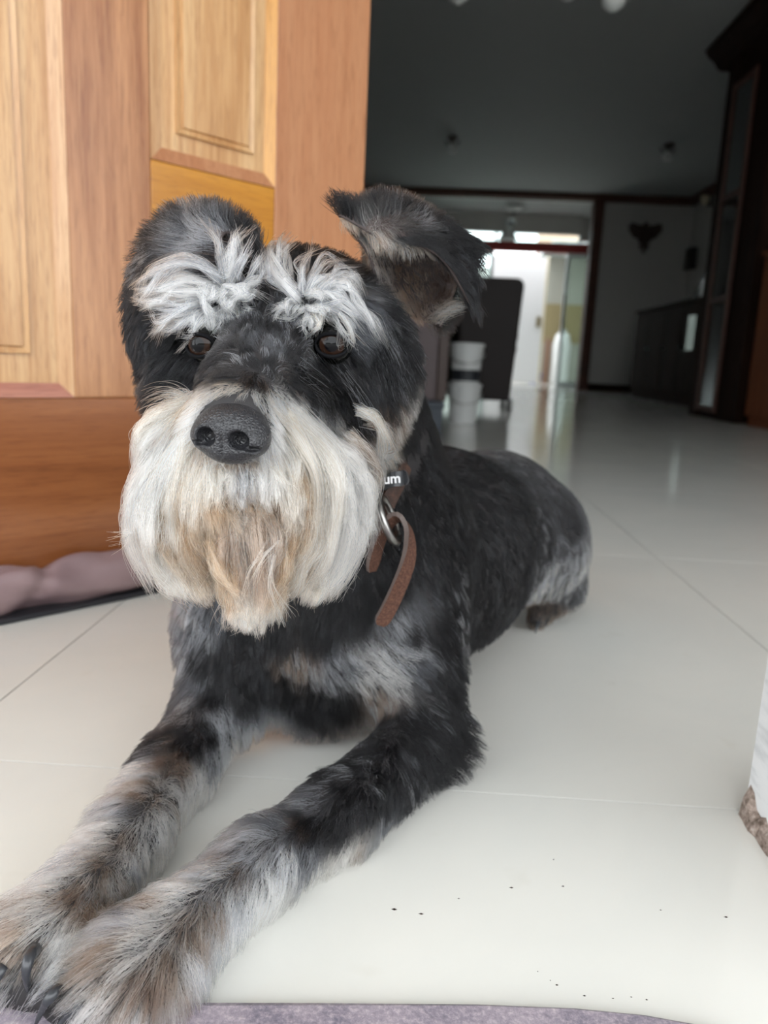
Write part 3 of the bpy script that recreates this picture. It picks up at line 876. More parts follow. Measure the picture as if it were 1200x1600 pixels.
# ears: cupped sheets with thickness
ear_m = mat('ear_leather', (.045, .032, .030), .7)
ear_in = mat('ear_inside_skin', (.20, .115, .095), .6)
def sheet(rows, nu, nv):
    R_ = [catmull(r, nv) for r in rows]
    return np.array([catmull([R_[i][j] for i in range(len(rows))], nu) for j in range(nv)]).transpose(1, 0, 2)
def ear(rows, flip, thick=.0035):
    G = sheet(rows, 28, 18)
    du = np.gradient(G, axis=0); dv = np.gradient(G, axis=1)
    N = np.cross(du, dv); N /= np.linalg.norm(N, axis=2, keepdims=True) + 1e-9
    if flip: N = -N
    nu, nv = G.shape[:2]
    edge = np.ones((nu, nv)); edge[[0, -1], :] = .25; edge[:, [0, -1]] = .25
    V = np.concatenate([(G + N * thick / 2 * edge[..., None]).reshape(-1, 3), (G - N * thick / 2 * edge[..., None]).reshape(-1, 3)])
    F = []
    o = nu * nv
    idx = lambda i, j: i * nv + j
    for i in range(nu - 1):
        for j in range(nv - 1):
            F.append((idx(i, j), idx(i + 1, j), idx(i + 1, j + 1), idx(i, j + 1)))
            F.append((o + idx(i, j), o + idx(i, j + 1), o + idx(i + 1, j + 1), o + idx(i + 1, j)))
    ring = [idx(i, 0) for i in range(nu)] + [idx(nu - 1, j) for j in range(1, nv)] + [idx(i, nv - 1) for i in range(nu - 2, -1, -1)] + [idx(0, j) for j in range(nv - 2, 0, -1)]
    for a, b in zip(ring, ring[1:] + ring[:1]): F.append((a, b, o + b, o + a))
    ob = mesh_from('ear', V, np.array(F), ear_m, dog)
    bm = bmesh.new(); bm.from_mesh(ob.data); bmesh.ops.recalc_face_normals(bm, faces=bm.faces[:]); bm.to_mesh(ob.data); bm.free()
    return ob, G, N
EL_ROWS = [
 [(-0.028,0.466,0.3389), (-0.0092,0.5,0.3281), (0.011,0.485,0.3205)],
 [(-0.034,0.466,0.3583), (-0.0087,0.506,0.3567), (0.0187,0.497,0.3446)],
 [(-0.048,0.466,0.3748), (-0.0099,0.492,0.3819), (0.0272,0.492,0.3659)],
 [(-0.05,0.456,0.3779), (-0.0097,0.47,0.3832), (0.029,0.474,0.3661)],
 [(-0.0281,0.448,0.3658), (0.0051,0.452,0.3587), (0.029,0.458,0.3288)]]
ER_ROWS = [
 [(-0.0934,0.45,0.3401), (-0.1109,0.468,0.3484), (-0.1308,0.482,0.3455)],
 [(-0.0993,0.446,0.356), (-0.1208,0.466,0.3721), (-0.1445,0.482,0.3691)],
 [(-0.1097,0.43,0.362), (-0.1385,0.45,0.3695), (-0.1624,0.467,0.3607)],
 [(-0.1133,0.424,0.3335), (-0.1455,0.432,0.3413), (-0.17,0.452,0.3319)],
 [(-0.1291,0.424,0.3144), (-0.1523,0.43,0.3137), (-0.167,0.442,0.309)],
 [(-0.1491,0.43,0.2912), (-0.1549,0.432,0.2903), (-0.1611,0.437,0.2921)]]
ear_l, EL, ELN = ear(EL_ROWS, False)
ear_l['label'] = 'folded ear showing its pinkish inside'
ear_r, ER, ERN = ear(ER_ROWS, False)
ear_r['label'] = 'ear folded forward and hanging'

# ---------------------------------------------------------------- collar
col = empty('dog_collar', (-.04, .53, .22), 'brown leather collar with ring and hanging strap on the dog', 'collar')
lea = mat('brown_collar_leather', (.05, .022, .014), .45)
t = NT(lea); f_ = t.noise(t.coords((1, 1, 1)), 260, 4, .7)
t.color(t.ramp(f_, [(.3, (.02, .009, .006)), (.55, (.05, .022, .014)), (.78, (.12, .055, .035))])); t.bump(f_, .2, .0006)
suede = mat('rust_suede_side', (.14, .06, .035), .85)
t = NT(suede); f_ = t.noise(t.coords((1, 1, 1)), 700, 4, .75)
t.color(t.ramp(f_, [(.3, (.04, .016, .010)), (.5, (.085, .034, .020)), (.72, (.17, .08, .05))])); t.bump(f_, .5, .0006)
edge_m = mat('worn_leather_edge', (.12, .09, .08), .6)
def strip(pts, wid, thick, n, name, mats, parent):
    """flat leather strip: path points with a width vector each; two faces, edges of their own material"""
    P = np.array(catmull([p for p, w in pts], n)); W = np.array(catmull([w for p, w in pts], n))
    T = np.gradient(P, axis=0)
    T /= np.linalg.norm(T, axis=1, keepdims=True)
    W -= T * (W * T).sum(1, keepdims=True)
    W *= wid / np.linalg.norm(W, axis=1, keepdims=True)
    N = np.cross(T, W); N *= thick / np.linalg.norm(N, axis=1, keepdims=True)
    v, f = [], []
    for i in range(n):
        e = 1.0
        if i == 0 or i == n - 1: e = .55
        if i == 1 or i == n - 2: e = .88
        for a, b in ((-1, -1), (1, -1), (1, 1), (-1, 1)):
            v.append(P[i] + W[i] * a * .5 * e + N[i] * b * .5)
    for i in range(n - 1):
        for k in range(4):
            f.append((4 * i + k, 4 * i + (k + 1) % 4, 4 * i + 4 + (k + 1) % 4, 4 * i + 4 + k))
    f += [(0, 1, 2, 3), (4 * n - 4, 4 * n - 3, 4 * n - 2, 4 * n - 1)]
    o = MB().add(v, f).build(name, mats[0], parent, bevel=0)
    for m_ in mats[1:]: o.data.materials.append(m_)
    if len(mats) > 1:
        for k, p in enumerate(o.data.polygons):
            p.material_index = (1 if (k % 4) in (1, 3) else 0) if k < 4 * (n - 1) else 1
    return o
# loop round the neck: centre on the neck axis, tilted so that it drops towards the throat
pn = np.array((-.185, .96, .21)); pn /= np.linalg.norm(pn)
p0 = np.array((-0.0152,0.5063,0.2085))
u_ = np.cross(pn, (0, 0, 1.)); u_ /= np.linalg.norm(u_); w__ = np.cross(pn, u_)
c_low, c_high = np.array((-.048, .535, .200)), np.array((-.052, .540, .245))
loop = []
for k in range(56):
    a = 2 * math.pi * k / 56
    dr = u_ * math.cos(a) + w__ * math.sin(a)
    s_ = min(1, max(0, (dr[2] - .25) / .6))
    dr = dr + np.array((0, 1.0 * s_ - 1.5 * (1 - s_), 0)); dr /= np.linalg.norm(dr)
    cc = c_low * (1 - s_) + c_high * s_
    lo_, hi_ = .01, .12
    for _ in range(26):
        mid = (lo_ + hi_) / 2
        if BODY.value((cc + dr * mid)[None])[0] < .0065: lo_ = mid
        else: hi_ = mid
    loop.append(cc + dr * min(lo_, .066))
loop = np.array(loop)
for _ in range(3): loop = (loop + np.roll(loop, 1, 0) + np.roll(loop, -1, 0)) / 3
v, f = [], []
nL = len(loop)
for i in range(nL):
    p = loop[i]; rad = BODY.grad(p[None])[0]; tg = loop[(i + 1) % nL] - loop[i - 1]; tg /= np.linalg.norm(tg)
    wd = np.cross(tg, rad); wd /= np.linalg.norm(wd)
    rad = np.cross(wd, tg)
    for a, b in ((-1, -1), (1, -1), (1, 1), (-1, 1)):
        v.append(p + wd * .0062 * a + rad * .0016 * b)
for i in range(nL):
    j = (i + 1) % nL
    for k in range(4): f.append((4 * i + k, 4 * i + (k + 1) % 4, 4 * j + (k + 1) % 4, 4 * j + k))
MB().add(v, f).build('band', lea, col, smooth=False)
col_inv = Matrix.Translation(-col.location)
def col_fix(o):
    o.matrix_parent_inverse = col_inv
    return o
for o_ in col.children: col_fix(o_)
steel = mat('worn_steel', (.30, .29, .28), .28, Metallic=1.0)
rc, ra, rb = Vector((-0.016,0.4865,0.1985)), Vector((0.3892,-0.1646,-0.9063)), Vector((0.1985,0.9766,-0.0825))
rb = (rb - ra * rb.dot(ra)).normalized()
col_fix(MB().tube([rc + ra * .0155 * math.cos(a) + rb * .0125 * math.sin(a) for a in [2 * math.pi * k / 40 for k in range(40)]], .0027, 12, closed=True).build('metal_ring', steel, col, smooth=True))
st = [((-0.0263,0.496,0.161),(0.6342,0.7227,-0.2748)),((-0.0226,0.492,0.1798),(0.5421,0.7885,-0.2906)),((-0.0168,0.489,0.1946),(0.4055,0.7809,-0.4752)),((-0.0099,0.487,0.2004),(0.2878,0.7689,-0.571)),((-0.0038,0.486,0.1942),(0.2547,0.8624,-0.4374)),((-0.0015,0.486,0.1824),(0.4887,0.8105,-0.3229)),((-0.0025,0.486,0.1695),(0.7116,0.6202,-0.33)),((-0.0076,0.487,0.1524),(0.8158,0.4672,-0.341)),((-0.0137,0.488,0.1367),(0.8419,0.3884,-0.3745)),((-0.0188,0.489,0.1262),(0.8419,0.3884,-0.3745))]
o_ = strip(st, .0105, .0032, 40, 'hanging_strap', (suede, edge_m), col)
o_['label'] = 'hanging rust suede leather strap end'
col_fix(o_)
keep = mat('charcoal_rubber', (.045, .047, .052), .4)
o_ = strip([((-0.0204,0.498,0.2195),(-0.0663,-0.1968,-0.9782)),((-0.0185,0.49,0.2226),(-0.0663,-0.1968,-0.9782)),((-0.0143,0.4845,0.2253),(-0.0663,-0.1968,-0.9782)),((-0.0099,0.485,0.2259),(-0.0466,-0.1963,-0.9794)),((-0.0083,0.4885,0.2258),(0.053,-0.1924,-0.9799)),((-0.0051,0.487,0.2275),(0.1027,-0.1898,-0.9764))], .0095, .0016, 24, 'keeper_loop', (keep,), col)
o_['label'] = 'charcoal keeper loop with pale lettering'
col_fix(o_)
fc = bpy.data.curves.new('lettering', 'FONT'); fc.body = 'um'; fc.size = .0088; fc.extrude = .0002; fc.offset = .0002
tmp = link(bpy.data.objects.new('tmp', fc))
me = bpy.data.meshes.new_from_object(tmp.evaluated_get(bpy.context.evaluated_depsgraph_get()))
bpy.data.objects.remove(tmp)
me.materials.clear(); me.materials.append(mat('pale_print', (.75, .75, .76), .5))
lt = link(bpy.data.objects.new('lettering', me), o_)
ex = Vector((0.9873,0.112,0.1127)); ez = Vector((0.1377,-0.9705,0.198)); ez = (ez - ex * ez.dot(ex)).normalized(); ey = ez.cross(ex)
lt.matrix_world = Matrix.Translation((-0.0201,0.48,0.2228)) @ Matrix((ex, ey, ez)).transposed().to_4x4()
COLLAR_LOOP = loop

# ---------------------------------------------------------------- fur
COL = {'K': (.0025, .0025, .0032), 'G': (.035, .037, .043), 'S': (.26, .27, .30), 'W': (.84, .80, .75), 'C': (.62, .49, .37), 'T': (.34, .20, .12),
       'B': (.105, .074, .056), 'N': (.06, .036, .025), 'L': (.46, .44, .42), 'X': (.85, .765, .67), 'P': (.27, .185, .14)}
MIX = {'V': ('X', 'L', .12), 'VC': ('X', 'C', .45), 'K': ('K', 'G', .22), 'KG': ('K', 'S', .28), 'G': ('G', 'S', .35), 'S': ('S', 'G', .35), 'SW': ('S', 'W', .40), 'W': ('W', 'S', .16), 'WC': ('W', 'C', .45),
       'C': ('C', 'W', .30), 'CT': ('C', 'T', .6), 'T': ('T', 'C', .30), 'LB': ('L', 'B', .40), 'LW': ('L', 'W', .5), 'B': ('B', 'L', .35), 'N': ('N', 'B', .35), 'NK': ('K', 'N', .3), 'P': ('P', 'C', .3), 'LP': ('P', 'L', .45), 'BS': ('B', 'S', .4)}
fur_m = bpy.data.materials.new('fur'); fur_m.use_nodes = True
nt = fur_m.node_tree; nt.nodes.clear()
out = nt.nodes.new('ShaderNodeOutputMaterial')
hb = nt.nodes.new('ShaderNodeBsdfHairPrincipled')
hb.model = 'CHIANG'; hb.parametrization = 'COLOR'
hb.inputs['Roughness'].default_value = .32
hb.inputs['Radial Roughness'].default_value = .45
hb.inputs['IOR'].default_value = 1.36
at = nt.nodes.new('ShaderNodeAttribute'); at.attribute_name = 'tint'
nt.links.new(at.outputs['Color'], hb.inputs['Color'])
nt.links.new(hb.outputs[0], out.inputs['Surface'])

def surface_samples(V, F, n, weight=None):
    T = np.concatenate([F[:, [0, 1, 2]], F[:, [0, 2, 3]]])
    a, b, c = V[T[:, 0]], V[T[:, 1]], V[T[:, 2]]
    cr = np.cross(b - a, c - a)
    w = np.linalg.norm(cr, axis=1)
    if weight is not None: w = w * weight((a + b + c) / 3, cr / (w[:, None] + 1e-12))
    i = np.searchsorted(np.cumsum(w), rng.random(n) * w.sum()).clip(0, len(T) - 1)
    u, v = rng.random(n), rng.random(n)
    sw = u + v > 1
    u[sw], v[sw] = 1 - u[sw], 1 - v[sw]
    return a[i] + (b[i] - a[i]) * u[:, None] + (c[i] - a[i]) * v[:, None]

def wob(P, f, seed):
    r = np.random.default_rng(seed)
    o = 0
    for _ in range(5):
        k = r.normal(size=3) * f
        o = o + np.sin(P @ k + r.random() * 6.28)
    return o / 5 ** .5

def norm(a):
    return a / (np.linalg.norm(a, axis=-1, keepdims=True) + 1e-9)

def interp(P, G, power):
    gp = np.array([g[0] for g in G])
    D = np.array([g[1] for g in G]); E = np.array([g[5] if len(g) > 5 else g[1] for g in G])
    L = np.array([g[2] for g in G]); lift = np.array([g[3] for g in G])
    ca = np.array([COL[MIX[g[4]][0]] for g in G]); cb = np.array([COL[MIX[g[4]][1]] for g in G]); mx = np.array([MIX[g[4]][2] for g in G])
    R = [np.empty((len(P), k)) for k in (3, 3, 1, 1, 3, 3, 1)]
    for s in range(0, len(P), 20000):
        p = P[s:s + 20000]
        d2 = ((p[:, None] - gp[None]) ** 2).sum(-1) + 4e-6
        w = d2 ** (-power / 2); w /= w.sum(1, keepdims=True)
        wc = d2 ** (-power * .8); wc /= wc.sum(1, keepdims=True)
        for r_, q, ww in zip(R, (D, E, L[:, None], lift[:, None], ca, cb, mx[:, None]), (w, w, w, w, wc, wc, wc)):
            r_[s:s + 20000] = ww @ q
    return R

def groom(name, parent, P, N, G, seg=6, radius=.00011, power=4.0, field=None, clump=.5, clump_n=900, gravity=0.0, jitter=.12, lenvar=.3, curl=.0, margin=.0012, colvar=.25, lockvar=.18, floor_z=.0012, seed=1, label=None, follow=True, bend=1.0, avoid=()):
    r = np.random.default_rng(seed)
    n = len(P)
    D, E, L, lift, ca, cb, mx = interp(P, G, power)
    L = L[:, 0] * .001 * (1 - lenvar * r.random(n)); lift = lift[:, :1]
    D = norm(D + jitter * r.normal(size=(n, 3)) + .25 * np.stack([wob(P, 160, seed + k) for k in range(3)], -1))
    E = norm(E + jitter * r.normal(size=(n, 3)))
    t = D - N * (D * N).sum(1, keepdims=True)
    t = norm(t + 1e-4 * D)
    d = norm(t * (1 - lift) + N * lift)
    pts = np.empty((n, seg, 3)); pts[:, 0] = P
    p = P.copy()
    step = (L / (seg - 1))[:, None]
    cu = r.normal(size=(n, 3)); ph = r.random((n, 1)) * 6.28
    for k in range(1, seg):
        s = k / (seg - 1)
        p = p + d * step
        if curl: p = p + np.cross(d, cu) * step * curl * np.sin(ph + 5 * s)
        if field is not None:
            v = field.value(p)
            bad = v < margin * min(1, 1.5 * s)
            if bad.any():
                g = field.grad(p[bad])
                p[bad] += g * (margin * min(1, 1.5 * s) - v[bad])[:, None]
                if follow:
                    dd = d[bad]; q = (dd * g).sum(1, keepdims=True)
                    d[bad] = norm(dd - g * np.minimum(q, 0))
        low = p[:, 2] < floor_z
        p[low, 2] = floor_z
        pts[:, k] = p
        d = norm(d + (E - d) * min(1, bend * 1.2 / (seg - 1)) + np.array((0, 0, -gravity)) / (seg - 1))
    # locks: strands lean towards the strand at their lock's middle
    cid = r.choice(n, min(clump_n, n), replace=False)
    kd = kdtree.KDTree(len(cid))
    for i, c in enumerate(cid): kd.insert(P[c], i)
    kd.balance()
    own = np.array([kd.find(q)[1] for q in P])
    C_ = cid[own]
    s = np.linspace(0, 1, seg)[None, :, None]
    cw = clump * (.55 + .45 * r.random((n, 1, 1)))
    off = (pts[C_] - pts[C_][:, :1]) - (pts - pts[:, :1])
    pts = pts + (pts[C_] - pts) * cw * s ** 1.25
    if field is not None:
        q = pts[:, 1:].reshape(-1, 3); v = field.value(q); bad = v < 0
        if bad.any():
            q[bad] += field.grad(q[bad]) * (-v[bad] + .0004)[:, None]
            pts[:, 1:] = q.reshape(n, seg - 1, 3)
    pts[..., 2] = np.maximum(pts[..., 2], floor_z)
    crnd = r.random(len(cid))[own]
    pick = (.55 * crnd + .45 * r.random(n)) + .10 * wob(P, 110, seed + 9)
    k_ = np.clip((mx[:, 0] - pick) * 9 + .5, 0, 1)[:, None]
    c0 = ca * (1 - k_) + cb * k_
    c0 = c0 * (1 + colvar * (r.random((n, 1)) - .5) * 2) * (1 + lockvar * (crnd[:, None] - .5) * 2)
    ok = np.ones(n, bool)
    for c, rad in avoid: ok &= (((pts - np.array(c)) ** 2).sum(-1) > rad * rad).all(1)
    return curves_object(name, parent, pts[ok], c0[ok], radius, r, label)

def locks(name, parent, L, radius, seed, label=None, seg=12, copies=1):
    """hand-placed locks: every lock is a path with a bundle of hairs that starts wide and gathers at the tip"""
    r = np.random.default_rng(seed)
    allp, allc = [], []
    L = [([np.array(q) + (r.normal(size=3) * (.0014 + .0022 * i / len(path)) * (c > 0)) for i, q in enumerate(path)], n // copies + 1, w0, w1, mx) for path, n, w0, w1, mx in L for c in range(copies)]
    for path, n, w0, w1, mx in L:
        c = np.array(catmull(path, seg))
        a = r.normal(size=(n, 1, 3)) * w0 * .5; b = r.normal(size=(n, 1, 3)) * w1 * .5
        s = np.linspace(0, 1, seg)[None, :, None]
        w = a * (1 - s) + b * s + .0012 * np.sin(s * 3.1 + r.random((n, 1, 1)) * 6.28) * r.normal(size=(n, 1, 3)) * s
        cut = 1 - .33 * r.random(n) ** 1.6
        idx = np.linspace(0, 1, seg)[None] * cut[:, None] * (seg - 1)
        i = np.minimum(idx.astype(int), seg - 2); t = (idx - i)[..., None]
        q = (c[None] + w)
        q = np.take_along_axis(q, i[..., None], 1) * (1 - t) + np.take_along_axis(q, i[..., None] + 1, 1) * t
        A, B, m_ = MIX[mx]
        k = (r.random((n, 1)) < m_)
        col = np.where(k, np.array(COL[B]), np.array(COL[A])) * (1 + .3 * (r.random((n, 1)) - .5))
        allp.append(q); allc.append(col)
    return curves_object(name, parent, np.concatenate(allp), np.concatenate(allc), radius, r, label)

def curves_object(name, parent, pts, c0, radius, r, label=None):
    n, seg = pts.shape[:2]
    cv = bpy.data.hair_curves.new(name)
    cv.add_curves([seg] * n)
    cv.position_data.foreach_set('vector', pts.astype(np.float32).ravel())
    a = cv.attributes.new('radius', 'FLOAT', 'POINT')
    prof = np.array([1 - .75 * (k / (seg - 1)) ** 2 for k in range(seg)])
    rad = radius * (.75 + .5 * r.random((n, 1))) * prof[None]
    a.data.foreach_set('value', rad.astype(np.float32).ravel())
    a = cv.attributes.new('tint', 'FLOAT_COLOR', 'POINT')
    col4 = np.ones((n, seg, 4), np.float32); col4[..., :3] = np.clip(c0, .002, .92)[:, None]
    a.data.foreach_set('color', col4.ravel())
    cv.materials.append(fur_m)
    o = link(bpy.data.objects.new(name, cv), parent)
    o['kind'] = 'stuff'
    if label: o['label'] = label
    return o

